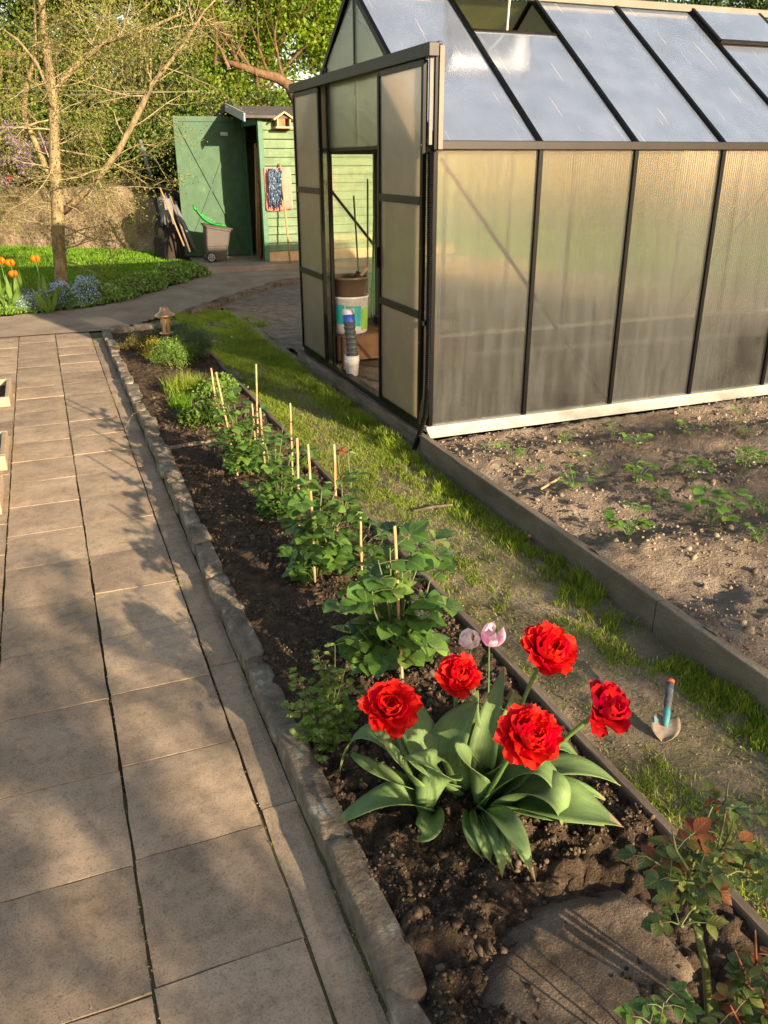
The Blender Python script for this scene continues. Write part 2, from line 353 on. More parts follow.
MT = {}
MT['slab'] = slab_mat()
MT['stone'] = pmat('lichened stone', [(.3,(.10,.08,.058)),(.48,(.20,.162,.118)),(.6,(.26,.22,.16)),(.63,(.36,.34,.27)),(.8,(.42,.41,.33))], .92, 13, 8, 1.0, 55, .014, .15, island=.34)
MT['flat'] = pmat('worn sandstone', [(.3,(.11,.08,.055)),(.5,(.175,.132,.092)),(.72,(.25,.195,.14))], .95, 11, 8, .8, 150, .005, .1, fine=(260,.5,1.15))
MT['soil'] = pmat('dark bed soil', [(.3,(.06,.04,.026)),(.55,(.125,.087,.057)),(.75,(.21,.155,.105))], .97, 24, 8, 1.0, 90, .02, .1, fine=(240,.55,1.15))
MT['clod'] = pmat('soil clods', [(.3,(.06,.042,.028)),(.6,(.13,.095,.065)),(.8,(.2,.15,.1))], .97, 60, 5, .7, 260, .006, .1, island=.45)
MT['drysoil'] = pmat('dry sandy soil', [(.3,(.21,.16,.115)),(.5,(.32,.25,.18)),(.72,(.44,.355,.265))], .97, 9, 9, 1.0, 70, .02, .1, fine=(160,.6,1.1))
MT['dryclod'] = pmat('dry clods', [(.3,(.2,.15,.105)),(.7,(.38,.295,.21))], .97, 50, 5, .6, 240, .006, .1, island=.35)
MT['lane'] = pmat('trodden earth with moss', [(.28,(.14,.13,.055)),(.42,(.21,.18,.10)),(.56,(.30,.235,.155)),(.75,(.39,.305,.21))], .96, 4.5, 8, .8, 60, .012, .1, fine=(150,.7,1.1))
MT['turf'] = pmat('turf base', [(.3,(.03,.05,.012)),(.7,(.06,.09,.02))], .95, 12, 6, .6, 40, .02, .1)
MT['ground'] = pmat('garden ground', [(.3,(.07,.075,.03)),(.5,(.13,.11,.06)),(.7,(.19,.15,.10))], .96, 1.2, 9, .6, 12, .03, .1)
MT['conc'] = pmat('old concrete', [(.3,(.23,.18,.13)),(.5,(.32,.255,.185)),(.7,(.40,.33,.24))], .92, 2.5, 9, .6, 60, .01, .2, fine=(130,.75,1.05))
MT['board'] = pmat('weathered edging', [(.3,(.13,.105,.075)),(.5,(.20,.165,.12)),(.7,(.28,.235,.175))], .9, 5, 8, .6, 60, .006, .2, fine=(200,.7,1.08), stretch=(1,.5,1.5))
MT['timber'] = pmat('dark old timber edging', [(.3,(.085,.065,.045)),(.5,(.16,.125,.09)),(.7,(.27,.22,.16))], .9, 20, 7, .6, 50, .008, .2, stretch=(1,.15,1))
MT['grass'] = leafmat('grass blades', [(0,(.13,.22,.018)),(.5,(.22,.32,.03)),(.9,(.33,.37,.06)),(1,(.42,.35,.13))], .4, .5)
MT['lawn'] = leafmat('lawn blades', [(0,(.10,.24,.012)),(.6,(.16,.33,.02)),(1,(.25,.38,.03))], .4, .5)
MT['black'] = plain('dark brown aluminium', (.0022,.002,.0018), .38, .0, .14, .25, 20, .05)
MT['bronze'] = plain('bronze brown rail', (.011,.008,.006), .42, .1, .3, .2, 12, .05)
MT['cream'] = plain('cream aluminium', (.17,.145,.11), .6, .0, .4, .12, 9, .06)
MT['sill'] = plain('white aluminium sill', (.40,.385,.32), .55, .0, .4, .14, 9, .06)
MT['chrome'] = plain('bare aluminium', (.6,.6,.6), .25, .9, .5, .1)
MT['wall_pane'] = pane_mat('twin wall polycarbonate', .14, .02, (.38,.40,.385), .62, (.97,.97,.95), True, (.12,.32), .74, .3, .16)
MT['far_pane'] = pane_mat('clear far polycarbonate', .05, .02, (.5,.5,.36), .8, (.97,.98,.92), True, (.04,.10))
MT['door_pane'] = pane_mat('door polycarbonate', .15, .03, (.92,.76,.60), .4, (.97,.94,.88), False, (.44,.5), .93, .2, .25)  # warm glow of sunlight from behind is put into the peach body colour
MT['roof_pane'] = pane_mat('roof polycarbonate', .08, .42, (.52,.62,.80), .4, (.88,.92,.95), False, (.46,.60), .85, .75, None, True)
MT['far_roof'] = pane_mat('far slope polycarbonate', .06, .05, (.52,.56,.16), .6, (.93,.96,.80), False, (.45,.6))  # green light from the trees beyond is put into the body colour
MT['petal'] = leafmat('red petal', [(0,(.50,.006,.005)),(.6,(.66,.012,.008)),(1,(.74,.03,.015))], .34, .5, .22, patch=30, stripes=7, tip=(.78,.035,.012))
MT['petal_dark'] = leafmat('deep red petal', [(0,(.30,.003,.005)),(.6,(.44,.006,.008)),(1,(.52,.01,.01))], .3, .5, .22, patch=30, stripes=7, tip=(.50,.008,.012))
MT['pink'] = leafmat('pink petal', [(0,(.74,.36,.52)),(.5,(.86,.58,.68)),(1,(.90,.72,.76))], .5, .4, patch=60)
MT['palepink'] = leafmat('pale pink petal', [(0,(.84,.66,.68)),(1,(.90,.82,.80))], .5, .4, patch=60)
MT['orange'] = leafmat('orange petal', [(0,(.75,.17,.01)),(1,(.85,.30,.02))], .35, .4)
MT['anther'] = plain('dark anther', (.02,.012,.012), .6)
MT['tleaf'] = leafmat('tulip leaf', [(0,(.14,.235,.085)),(.5,(.19,.30,.11)),(1,(.25,.36,.14))], .3, .48, .32, patch=9, stripes=14, tip=(.42,.34,.16), tr=(2.72, 3., .8))
MT['dead'] = leafmat('withered leaf tip', [(0,(.30,.22,.12)),(1,(.42,.34,.20))], .3, .8)
MT['stem'] = plain('green stem', (.11,.2,.05), .5)
MT['rleaf'] = leafmat('rose leaf', [(0,(.045,.11,.022)),(.45,(.085,.18,.035)),(.85,(.14,.26,.05)),(1,(.24,.35,.08))], .3, .28, .5, patch=14, veins=420.)
MT['rleaf_olive'] = leafmat('olive rose leaf', [(0,(.04,.075,.022)),(.45,(.075,.12,.03)),(.8,(.14,.18,.05)),(1,(.26,.28,.08))], .35, .36, .5, patch=14, veins=420.)
MT['rleaf_red'] = leafmat('young reddish leaf', [(0,(.22,.055,.025)),(.35,(.30,.12,.045)),(.6,(.10,.14,.03)),(.8,(.07,.13,.03)),(1,(.30,.32,.06))], .45, .4, .5, patch=12, veins=520.)
MT['rstem'] = plain('rose stem', (.10,.12,.04), .5)
MT['redstem'] = plain('red rose stem', (.12,.035,.02), .5)
MT['cane'] = plain('bamboo cane', (.46,.28,.14), .7, var=.2, scale=40)
MT['herb'] = leafmat('light lobed leaf', [(0,(.11,.20,.035)),(.6,(.20,.32,.06)),(1,(.38,.46,.16))], .35, .5)
MT['berry'] = leafmat('strawberry leaf', [(0,(.08,.20,.03)),(.6,(.15,.30,.04)),(1,(.24,.38,.07))], .3, .4, veins=700.)
MT['white'] = plain('white petal', (.8,.78,.72), .6)
MT['bark'] = pmat('mossy pale bark', [(.3,(.10,.08,.045)),(.5,(.24,.185,.10)),(.7,(.36,.29,.16))], .95, 20, 8, 1, 40, .015, .1, stretch=(1,1,.4))
MT['twig'] = plain('pale lichened twig', (.30,.24,.13), .85, var=.3)
MT['darktwig'] = plain('brown twig', (.13,.095,.055), .9, var=.3)
MT['moss'] = leafmat('yellow green young leaf', [(0,(.13,.15,.03)),(.6,(.22,.23,.05)),(1,(.32,.30,.09))], .4, .6)
MT['bright'] = leafmat('bright spring foliage', [(0,(.10,.19,.015)),(.6,(.19,.30,.025)),(1,(.30,.38,.05))], .5, .5, patch=1.2)
MT['mid'] = leafmat('mid green foliage', [(0,(.04,.09,.012)),(.6,(.08,.15,.02)),(1,(.15,.20,.04))], .4, .5, patch=1.)
MT['olive'] = leafmat('olive brown foliage', [(0,(.10,.09,.03)),(.5,(.16,.15,.04)),(1,(.24,.21,.07))], .4, .5, patch=1.)
MT['dark'] = leafmat('dark evergreen foliage', [(0,(.012,.03,.008)),(.6,(.03,.065,.012)),(1,(.06,.11,.02))], .2, .5, patch=1.)
MT['trunk'] = pmat('brown trunk bark', [(.3,(.07,.045,.025)),(.7,(.22,.14,.08))], .95, 14, 8, 1, 40, .02, .1, stretch=(1,1,.3))
MT['purple'] = leafmat('mauve blossom', [(0,(.38,.25,.40)),(1,(.62,.48,.60))], .3, .6)
MT['blue'] = leafmat('forget me not', [(0,(.36,.44,.74)),(1,(.66,.72,.90))], .35, .6)
MT['wallstone'] = pmat('earthy stone wall', [(.32,(.13,.09,.055)),(.45,(.29,.21,.13)),(.58,(.36,.27,.175)),(.7,(.48,.38,.26))], .95, 3.5, 10, 1, 14, .08, .1, fine=(40,.6,1.1))
MT['shedgreen'] = plain('pale green weatherboard', (.135,.20,.105), .78, var=.2, scale=6)
MT['doorgreen'] = pmat('worn green paint', [(.3,(.028,.075,.036)),(.6,(.045,.11,.052)),(.70,(.055,.125,.06)),(.76,(.2,.26,.15))], .6, 7, 9, .3, 40, .003, .35)
MT['framegreen'] = plain('green painted frame', (.06,.15,.085), .6)
MT['roof'] = pmat('grey roofing felt', [(.3,(.06,.055,.05)),(.7,(.12,.11,.10))], .9, 6, 6, .5, 50, .004, .2)
MT['darkin'] = plain('dark shade and clutter', (.03,.022,.016), .9)
MT['lightwood'] = plain('pale wood', (.55,.36,.19), .7)
MT['redwood'] = plain('reddish brown wood', (.30,.12,.05), .7, var=.3)
MT['toolwood'] = plain('worn tool handle', (.36,.22,.11), .7)
MT['pinkcloth'] = plain('salmon pink cloth', (.62,.22,.17), .9, var=.15)
MT['mop'] = pmat('blue white yarn', [(.4,(.02,.04,.08)),(.54,(.07,.12,.19)),(.66,(.4,.43,.46))], .95, 40, 4, .5)
MT['bin'] = plain('dark grey plastic', (.065,.052,.045), .5)
MT['green_plastic'] = plain('bright green plastic', (.02,.42,.05), .35)
MT['rubber'] = plain('black rubber', (.015,.015,.015), .7)
MT['greyplastic'] = plain('grey plastic', (.42,.42,.42), .4)
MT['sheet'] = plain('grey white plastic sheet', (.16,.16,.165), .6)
MT['copper'] = plain('copper metal', (.62,.36,.20), .3, .85, .5)
MT['lampglass'] = plain('amber lamp glass', (.55,.40,.18), .2)
MT['concbox'] = plain('cream planter', (.36,.275,.18), .85)
MT['trowelrust'] = pmat('rusty worn steel', [(.35,(.26,.18,.12)),(.55,(.40,.31,.23)),(.7,(.46,.40,.33))], .6, 40, 6, .3, 120, .002, .4, .3)
MT['teal'] = pmat('chipped turquoise paint', [(.35,(.06,.27,.30)),(.55,(.10,.34,.37)),(.64,(.30,.29,.25))], .5, 60, 5, .2)
MT['gripgrey'] = plain('grey foam grip', (.11,.115,.12), .85, var=.35, scale=60)
MT['orangeend'] = plain('orange plastic', (.50,.12,.04), .6, var=.3)
MT['gold'] = leafmat('golden thyme', [(0,(.35,.30,.03)),(1,(.50,.42,.05))], .3, .6)
MT['thyme'] = leafmat('light green herb', [(0,(.10,.19,.03)),(1,(.20,.32,.06))], .3, .6)
MT['rosemary'] = leafmat('grey green rosemary', [(0,(.07,.12,.05)),(1,(.16,.22,.10))], .25, .6)
MT['crate'] = plain('brown crate wood', (.15,.075,.035), .75, var=.3)
MT['brownbucket'] = plain('brown plastic bucket', (.13,.085,.055), .5)
MT['whitebag'] = plain('white plastic', (.72,.70,.66), .45)
MT['tealprint'] = plain('teal print', (.03,.34,.33), .5)
MT['greenprint'] = plain('leaf green print', (.25,.50,.06), .5)
MT['blueprint'] = plain('blue print', (.03,.08,.48), .5)
MT['palevioprint'] = plain('pale violet print', (.38,.36,.55), .5)
MT['greypot'] = plain('grey plant pots', (.10,.11,.12), .5)
MT['greencane'] = plain('green garden cane', (.05,.16,.05), .5)
MT['gap'] = plain('joint dirt', (.035,.026,.018), .95)
MT['gravel'] = MT['drysoil']

# ================================================================== SETTING
PZ = -.15
o = grid('ground', -160, 160, -60, 300, 8, lambda x, y: -.19+0*x, MT['ground']); tag(o, kind='structure')
# near ground under everything, finer, rises behind the path end
o = grid('garden_ground', -12, 16, -6, 11.4, .14, lambda x, y: GZ(x, y)-.022+.02*fbm(x*1.5, y*1.5), MT['ground']); tag(o, kind='structure')
# paved path: square slabs in columns, dirt in the joints
m = MB(); m.box((-2.99, -4.6, -.19), (-1.475, 4.85, -.162)); o = m.build('path_bedding', MT['gap']); tag(o, kind='structure')
def slab(m, x0, x1, y0, y1, z, gapw=.004):
    x0 += gapw; x1 -= gapw; y0 += gapw*.6; y1 -= gapw*.6
    nx, ny = 5, 5; vs = []; tz = [random.uniform(-.0025, .0025) for _ in range(4)]
    jx = [random.uniform(-.002, .002) for _ in range(4)]
    for j in range(ny+1):
        for i in range(nx+1):
            u, v = i/nx, j/ny
            zz = z+(tz[0]*(1-u)+tz[1]*u)*(1-v)+(tz[2]*(1-u)+tz[3]*u)*v
            e = (i in (0, nx)) or (j in (0, ny))
            x = x0+(x1-x0)*u+(random.uniform(-.0022, .0022) if e else 0); y = y0+(y1-y0)*v+(random.uniform(-.0018, .0018) if e else 0)
            vs.append((x, y, zz-(.003 if e else 0)))
    k = nx+1; fs = [(j*k+i, j*k+i+1, (j+1)*k+i+1, (j+1)*k+i) for j in range(ny) for i in range(nx)]
    ring = [i for i in range(k)]+[j*k+nx for j in range(1, ny+1)]+[ny*k+i for i in range(nx-1, -1, -1)]+[j*k for j in range(ny-1, 0, -1)]
    b = len(vs); vs += [(vs[i][0], vs[i][1], z-.04) for i in ring]
    for a in range(len(ring)):
        a2 = (a+1) % len(ring); fs.append((ring[a], b+a, b+a2, ring[a2]))
    m.add(vs, fs)
m = MB()
for cx0, cx1, off in ((-2.99, -2.635, .10), (-2.635, -2.275, .17), (-2.275, -1.94, 0), (-1.94, -1.612, .012)):
    y = -4.67+off+.02
    y = -2.87-5*.363+off-.0
    while y < 4.8:
        slab(m, cx0, cx1, y, y+.363, PZ); y += .363
y = -4.6
while y < 4.3:
    L = .72; slab(m, -1.612, -1.508, y, min(y+L, 4.4), PZ-.004); y += L
o = m.build('path', MT['slab'], smooth=False); tag(o, kind='structure')
# concrete path that turns right to the shed
poly = [(-3.6, 4.72), (-1.35, 4.72), (-1.15, 4.95), (-.34, 5.6), (.35, 6.3), (.95, 6.9), (1.55, 7.25), (5.5, 7.6), (5.5, 8.3), (.25, 8.4), (.04, 7.75), (-.6, 6.9), (-1.38, 6.1), (-2.45, 5.84), (-3.6, 5.75)]
o = grid('concrete_path', -3.6, 5.5, 4.7, 8.45, .07, lambda x, y: GZ(x, y)+.008+.008*fbm(x*2, y*2, 3, 4), MT['conc'], lambda x, y: inpoly(x, y, poly)); tag(o, kind='structure')
# soil of the long flower bed
def bedz(x, y):
    e = sst(-1.47, -1.38, x)*sst(-.68, -.76, x)
    near = sst(-1.9, -2.5, y)
    z = -.105+.022*(fbm(x*5, y*5, 5, 1)-.5)*2+.028*(fbm(x*18, y*18, 4, 2)-.5)*2*(.5+.8*near)+.016*(fbm(x*55, y*55, 3, 3)-.5)*2*(.6+.7*near)
    return z-.012*(1-e)-.016*sst(.95, .75, np.hypot((x+1.02)/.24, (y+3.2)/.26))
o = grid('bed_soil', -1.485, -.69, -4.4, 4.35, .011, bedz, MT['soil']); tag(o, kind='structure')
# trodden grass lane between bed and greenhouse
lanepoly = [(-.71, -4.6), (-.02, -4.6), (-.02, 4.6), (.3, 5.1), (.1, 5.35), (-.25, 5.35), (-.75, 4.9), (-1.3, 4.62), (-1.4, 4.3), (-.71, 4.3)]
def lanez(x, y): return -.128+.012*(fbm(x*4, y*4, 4, 8)-.5)*2+.008*(fbm(x*22, y*22, 3, 9)-.5)*2+.008*sst(4.3, 5.2, y)
o = grid('trodden_lane', -1.45, .35, -4.6, 5.4, .02, lanez, MT['lane'], lambda x, y: inpoly(x, y, lanepoly)); tag(o, kind='structure')
# dry soil behind the greenhouse, up to the curved path
def backz(x, y): return GZ(x, y)+.03+.022*(fbm(x*3, y*3, 5, 11)-.5)*2
bp = [(0.02, 2.52), (6, 2.52), (6, 7.25), (1.7, 7.1), (1.0, 6.75), (.4, 6.2), (0, 5.75), (-.2, 5.5), (.18, 5.2), (-.02, 4.6)]
o = grid('back_soil', -.6, 6, 2.5, 7.3, .045, backz, MT['drysoil'], lambda x, y: inpoly(x, y, bp)); tag(o, kind='structure')
o = grid('back_lawn', 4.4, 16, 6.2, 12.5, .15, lambda x, y: GZ(x, y)+.06+.02*fbm(x*2, y*2, 3, 44), MT['turf']); tag(o, kind='structure')
# strawberry bed soil
def strz(x, y):
    row = .022*np.sin((y*1.0+x*.10)*2*np.pi/.62+.6)
    return -.028-.03*sst(-.16, -.07, y)+row*sst(-.06, -.2, y)+.02*(fbm(x*4, y*4, 4, 21)-.5)*2+.013*(fbm(x*16, y*16, 4, 22)-.5)*2+.008*(fbm(x*50, y*50, 2, 23)-.5)*2
o = grid('strawberry_soil', -.075, 5.2, -4.4, -.055, .018, strz, MT['drysoil']); tag(o, kind='structure')
o = grid('greenhouse_floor', .01, 4.97, .01, 2.43, .04, lambda x, y: -.02+.03*(fbm(x*3, y*3, 4, 31)-.5)*2+.012*(fbm(x*20, y*20, 3, 32)-.5), MT['drysoil']); tag(o, kind='structure')
# lawn in front of the stone wall
lp = [(-7, 5.75), (-2.45, 5.86), (-1.38, 6.12), (-.6, 6.93), (.04, 7.78), (.2, 8.3), (.1, 10.6), (-1.0, 11.4), (-2.6, 12.8), (-7, 15)]
def lawnz(x, y): return GZ(x, y)+.02+.012*(fbm(x*2, y*2, 3, 41)-.5)
o = grid('lawn', -7, .25, 5.7, 15, .08, lawnz, MT['turf'], lambda x, y: inpoly(x, y, lp)); tag(o, kind='structure')
# terrace in front of the shed, with its step
m = MB(); m.box((.22, 8.02, -.2), (4.4, 11.2, .05)); o = m.build('shed_terrace', MT['conc'], bevel=.015); tag(o, kind='structure')
# bank above the stone wall and hillside behind everything
def bankz(x, y): return 1.0+.10*(y-11)+.25*(fbm(x, y, 4, 51)-.5)
o = grid('bank', -12, .2, 10.7, 22, .2, bankz, MT['ground'], lambda x, y: y > 10.75+(.03-x)*.808); tag(o, kind='structure')
def hillz(x, y): return -.2+sst(18, 46, y)*3.2+1.2*(fbm(x*.15, y*.15, 4, 52)-.5)*sst(16, 24, y)
o = grid('hillside', -60, 80, 15, 60, 1.0, hillz, MT['ground']); tag(o, kind='structure')

# ------------------------------------------------------------------ soil clods, grass (stuff)
def clods(name, P, S, mat, label):
    n = len(P); base = np.array([(1,0,0),(-1,0,0),(0,1,0),(0,-1,0),(0,0,1),(0,0,-1)], float)
    fc = np.array([(0,2,4),(2,1,4),(1,3,4),(3,0,4),(2,0,5),(1,2,5),(3,1,5),(0,3,5)])
    # octahedron split once
    vs = list(map(tuple, base)); fs = []; mid = {}
    def md(a, b):
        k = (min(a, b), max(a, b))
        if k not in mid: q = np.array(vs[a])+np.array(vs[b]); q /= np.linalg.norm(q); mid[k] = len(vs); vs.append(tuple(q))
        return mid[k]
    for a, b, c in fc:
        x, y, z = md(a, b), md(b, c), md(c, a); fs += [(a, x, z), (x, b, y), (z, y, c), (x, y, z)]
    B = np.array(vs); Fx = np.array(fs)
    V = B[None]*(1+rng.uniform(-.38, .38, (n, len(B), 1)))
    A = rng.normal(size=(n,3,3)); Q = np.linalg.qr(A)[0]; sc = rng.uniform(.6, 1.25, (n,1,3))
    V = np.einsum('nij,nvj->nvi', Q, V*sc)*np.asarray(S)[:,None,None]; V += P[:,None,:]
    Fa = (Fx[None]+(np.arange(n)*len(B))[:,None,None]).reshape(-1, 3)
    o = np_mesh(name, V.reshape(-1,3), Fa, mat); return tag(o, label, 'soil', kind='stuff')
n = 24000; x = rng.uniform(-1.44, -.71, n); y = -4.2+rng.beta(1.1, 2.1, n)*6.5
S = rng.uniform(.0015, .0055, n)*(1+1.3*(rng.random(n) > .92)); k = fbm(x*6, y*6, 2, 61) > .38
k &= (y > -2.93) | (x < -1.24) | (rng.random(n) < .10)
P = np.stack([x, y, bedz(x, y)+S*.3], 1)[k]
clods('soil_clods', P, S[k], MT['clod'], 'crumbly dark soil clods of the flower bed')
n = 9000; x = rng.uniform(-.05, 4.2, n); y = rng.uniform(-3.6, -.08, n); S = rng.uniform(.002, .008, n)*(1+1.0*(rng.random(n) > .93))
k = fbm(x*3, y*3, 3, 62) > .42
clods('dry_clods', np.stack([x, y, strz(x, y)+S*.3], 1)[k], S[k], MT['dryclod'], 'dry crumbs of soil on the strawberry bed')
n = 2500; x = rng.uniform(-.69, -.08, n); y = rng.uniform(-4, 2, n); S = rng.uniform(.0012, .004, n)
clods('lane_crumbs', np.stack([x, y, lanez(x, y)+S*.2], 1), S, MT['dryclod'], 'small crumbs of earth on the trodden lane')

n = 2600; c_ = rng.integers(0, 4, n); xj = np.array([-2.275, -1.94, -1.612, -1.52])[c_]+rng.normal(0, 1, n)*np.array([.008, .009, .008, .02])[c_]
k = rng.random(n) < .3; yj = rng.uniform(-3.6, 4.4, n); yj[k] = (-2.87+np.round((yj[k]+2.87)/.363)*.363)+rng.normal(0, .008, k.sum()); xj[k] = rng.uniform(-2.6, -1.6, k.sum())
S = rng.uniform(.0006, .0017, n); clods('path_grit', np.stack([xj, yj, np.full(n, PZ+.001)], 1), S, MT['dryclod'], 'grit and crumbs in the joints of the paving')
n = 5000; xj = rng.choice([-1.94, -1.612, -1.512, -2.275], n, p=[.25, .25, .35, .15])+rng.normal(0, .004, n); yj = rng.uniform(-3.6, 4.4, n); k = fbm(yj*2.2+xj*40, xj*7, 3, 66) > .55
o = leaf_cloud('joint_moss', np.stack([xj, yj, np.full(n, PZ+.0015)], 1)[k], .006, MT['moss'], up=2.5); tag(o, 'specks of moss in the joints of the paving', 'moss', kind='stuff')
# lane grass: thick along the raised edging, thin and patchy in the middle
n = 200000; x = rng.uniform(-.70, .0, n); y = rng.uniform(-4.2, 5.2, n)
edge = sst(-.42, -.14, x); pt = fbm(x*5.5, y*3.2, 4, 71); far = sst(-2.2, .8, y)
dens = sst(.47, .60, pt)*.95+edge*sst(.32, .48, pt)*.95+far*.85*sst(.36, .52, fbm(x*3, y*2, 3, 72))+.10*sst(-.6,-.7,x)
dens *= 1-.75*sst(.20, .10, np.abs(x+.42))*sst(-.2, .4, y)*sst(2.6, 1.6, y)
k = (rng.random(n) < dens) & (x < -.115)
x, y, e2 = x[k], y[k], edge[k]
H = rng.uniform(.008, .022, len(x))*(1+1.2*e2*rng.random(len(x)))*(1+.7*sst(0, 3, y))
blades('lane_grass', np.stack([x, y, lanez(x, y)-.002], 1), H, MT['grass'], .0032, 1.1)
tag(bpy.data.objects['lane_grass'], 'short patchy grass on the trodden lane beside the bed', 'grass', kind='stuff')
# tall tufts: along greenhouse board foot and the door
P = []; Hh = []
def tuft(cx, cy_, r, nb, h):
    a = rng.uniform(0, 6.283, nb); rr = r*np.sqrt(rng.random(nb)); xx = cx+rr*np.cos(a); yy = cy_+rr*np.sin(a)
    xx = np.minimum(xx, -.108) if cx < -.1 else xx
    P.append(np.stack([xx, yy, lanez(xx, yy)-.003], 1)); Hh.append(rng.uniform(.45, 1, nb)*h)
for k in range(90):
    yy = random.uniform(-.2, 2.7); tuft(-.15-abs(random.gauss(0, .05)), yy, .05, 90, random.uniform(.05, .10))
for k in range(120):
    yy = random.uniform(-3.7, -.1); tuft(-.15-abs(random.gauss(0, .06)), yy, .035, 45, random.uniform(.025, .055))
for px, py, h, nb in ((598, 577, .09, 130), (612, 590, .08, 110), (585, 560, .07, 80), (735, 690, .07, 140), (750, 705, .08, 140), (764, 722, .07, 120), (440, 492, .07, 100), (455, 505, .06, 90), (520, 540, .06, 80), (560, 562, .05, 80), (545, 555, .05, 60), (590, 600, .04, 60), (700, 668, .04, 80), (690, 690, .035, 60), (400, 440, .07, 100), (380, 425, .07, 120), (395, 418, .08, 120), (362, 405, .07, 100)):
    q = g(px, py, z=-.125); tuft(min(q.x, -.13), q.y, .045, nb, h)
for k in range(60):
    tuft(random.uniform(-.9, .1), random.uniform(4.2, 5.25), .07, 60, random.uniform(.03, .05))
o = blades('tall_grass', np.concatenate(P), np.concatenate(Hh), MT['grass'], .0042, .7)
tag(o, 'taller grass tufts at the foot of the greenhouse edging', 'grass', kind='stuff')
# low clover like weed leaves on the lane
n = 9000; x = rng.uniform(-.69, -.12, n); y = rng.uniform(-4, 3, n); k = fbm(x*7, y*5, 3, 75) > .56; x, y = x[k], y[k]
o = leaf_cloud('lane_weeds', np.stack([x, y, lanez(x, y)+rng.uniform(.002, .009, len(x))], 1), .011, MT['moss'], up=2.0); tag(o, 'low yellow green weeds creeping over the trodden earth', 'weeds', kind='stuff')
n = 90000; x = rng.uniform(-7, .2, n); y = 5.8+rng.beta(1, 1.3, n)*8; k = inpoly(x, y, lp); x, y = x[k], y[k]
o = blades('lawn_grass', np.stack([x, y, lawnz(x, y)-.003], 1), rng.uniform(.02, .05, len(x)), MT['lawn'], .012, .6); tag(o, 'bright mown grass of the lawn below the stone wall', 'grass', kind='stuff')
n = 40000; x = rng.uniform(4.4, 16, n); y = rng.uniform(6.2, 12.4, n)
o = blades('back_lawn_grass', np.stack([x, y, GZ(x, y)+.06], 1), rng.uniform(.03, .06, n), MT['lawn'], .02, .6); tag(o, 'mown grass seen through the greenhouse panels', 'grass', kind='stuff')
# ground cover along the front of the lawn
def cover(name, pts, h, n, size, mat, label, cat, up=.7, zf=lawnz):
    C = []
    for cx, cy_, r in pts:
        m_ = n//len(pts); a = rng.uniform(0, 6.283, m_); rr = r*np.sqrt(rng.random(m_)); xx = cx+rr*np.cos(a); yy = cy_+rr*np.sin(a)
        zz = zf(xx, yy)+h*(1-.8*(rr/r)**2)*np.sqrt(rng.random(m_))*(.5+.9*fbm(xx*6, yy*6, 2, 81))
        C.append(np.stack([xx, yy, zz], 1))
    o = leaf_cloud(name, np.concatenate(C), size, mat, up=up); return tag(o, label, cat, kind='stuff')
gp = [(-1.25+k*.105, 6.35+k*.125, .17+.05*math.sin(k*1.7)) for k in range(13)]+[(-1.05+k*.1, 6.75+k*.12, .2) for k in range(9)]
cover('ground_cover', gp, .20, 15000, .042, MT['herb'], 'leafy green ground cover along the lawn edge', 'ground cover')
fp = [(-1.55, 6.25, .2), (-1.75, 6.15, .22), (-1.95, 6.12, .2), (-2.15, 6.08, .2), (-1.85, 6.4, .2), (-1.5, 6.5, .2), (-2.4, 6.1, .2), (-2.1, 6.45, .2)]
cover('low_flower_leaves', fp, .20, 9000, .04, MT['thyme'], 'pale green leaves under the blue flowers', 'ground cover', .1)
cover('blue_flowers', [f for f in fp[:6]], .27, 7000, .019, MT['blue'], 'small pale blue forget-me-nots below the mossy tree', 'blue flowers', 1.2)

# ------------------------------------------------------------------ stone kerb of the bed
def rough_stone(m, c, dims, seed, rz=0., nz=5, amp=.18, top=None):
    """a worn block: superellipsoid lattice pushed about by noise"""
    nu, nv = 36, 16; vs = []
    for j in range(nv+1):
        ph = -math.pi/2+math.pi*j/nv
        for i in range(nu):
            th = 2*math.pi*i/nu; sg = lambda v, e: math.copysign(abs(v)**e, v)
            x = sg(math.cos(ph), .3)*sg(math.cos(th), .3); y = sg(math.cos(ph), .3)*sg(math.sin(th), .3); z = sg(math.sin(ph), .3)
            q = Vector((x*dims[0]/2, y*dims[1]/2, z*dims[2]/2))
            f = mnoise.noise(Vector((x*1.3+seed*3.1, y*1.3-seed, z*1.3+seed*7)))*amp+mnoise.noise(Vector((x*4+seed*5.1, y*4-seed*2, z*4)))*amp*.35
            f += mnoise.noise(q*38+Vector((seed, 0, 0)))*.035+mnoise.noise(q*110+Vector((seed, 5, 0)))*.016
            q = q*(1+f); c_, s_ = math.cos(rz), math.sin(rz)
            vs.append((c[0]+q.x*c_-q.y*s_, c[1]+q.x*s_+q.y*c_, c[2]+q.z))
    fs = [(j*nu+i, j*nu+(i+1)%nu, (j+1)*nu+(i+1)%nu, (j+1)*nu+i) for j in range(nv) for i in range(nu)]
    m.add(vs, fs)
kerb = empty('stone_kerb', (-1.44, -4, -.15), 'low kerb of rough lichened stones between the paved path and flower bed', 'kerb')
y = -4.3; k = 0
while y < 4.35:
    L = random.uniform(.2, .5) if y < 1 else random.uniform(.18, .34)
    wd = random.uniform(.066, .092); top = random.uniform(-.106, -.082); m = MB()
    rough_stone(m, (-1.508+wd/2+random.uniform(-.006, .006), y+L/2, (top-.2)/2), (wd, L*1.07, top+.2), k*1.37, random.uniform(-.06, .06), amp=.15)
    o = m.build('stone', MT['stone'], kerb, True); y += L*.99; k += 1
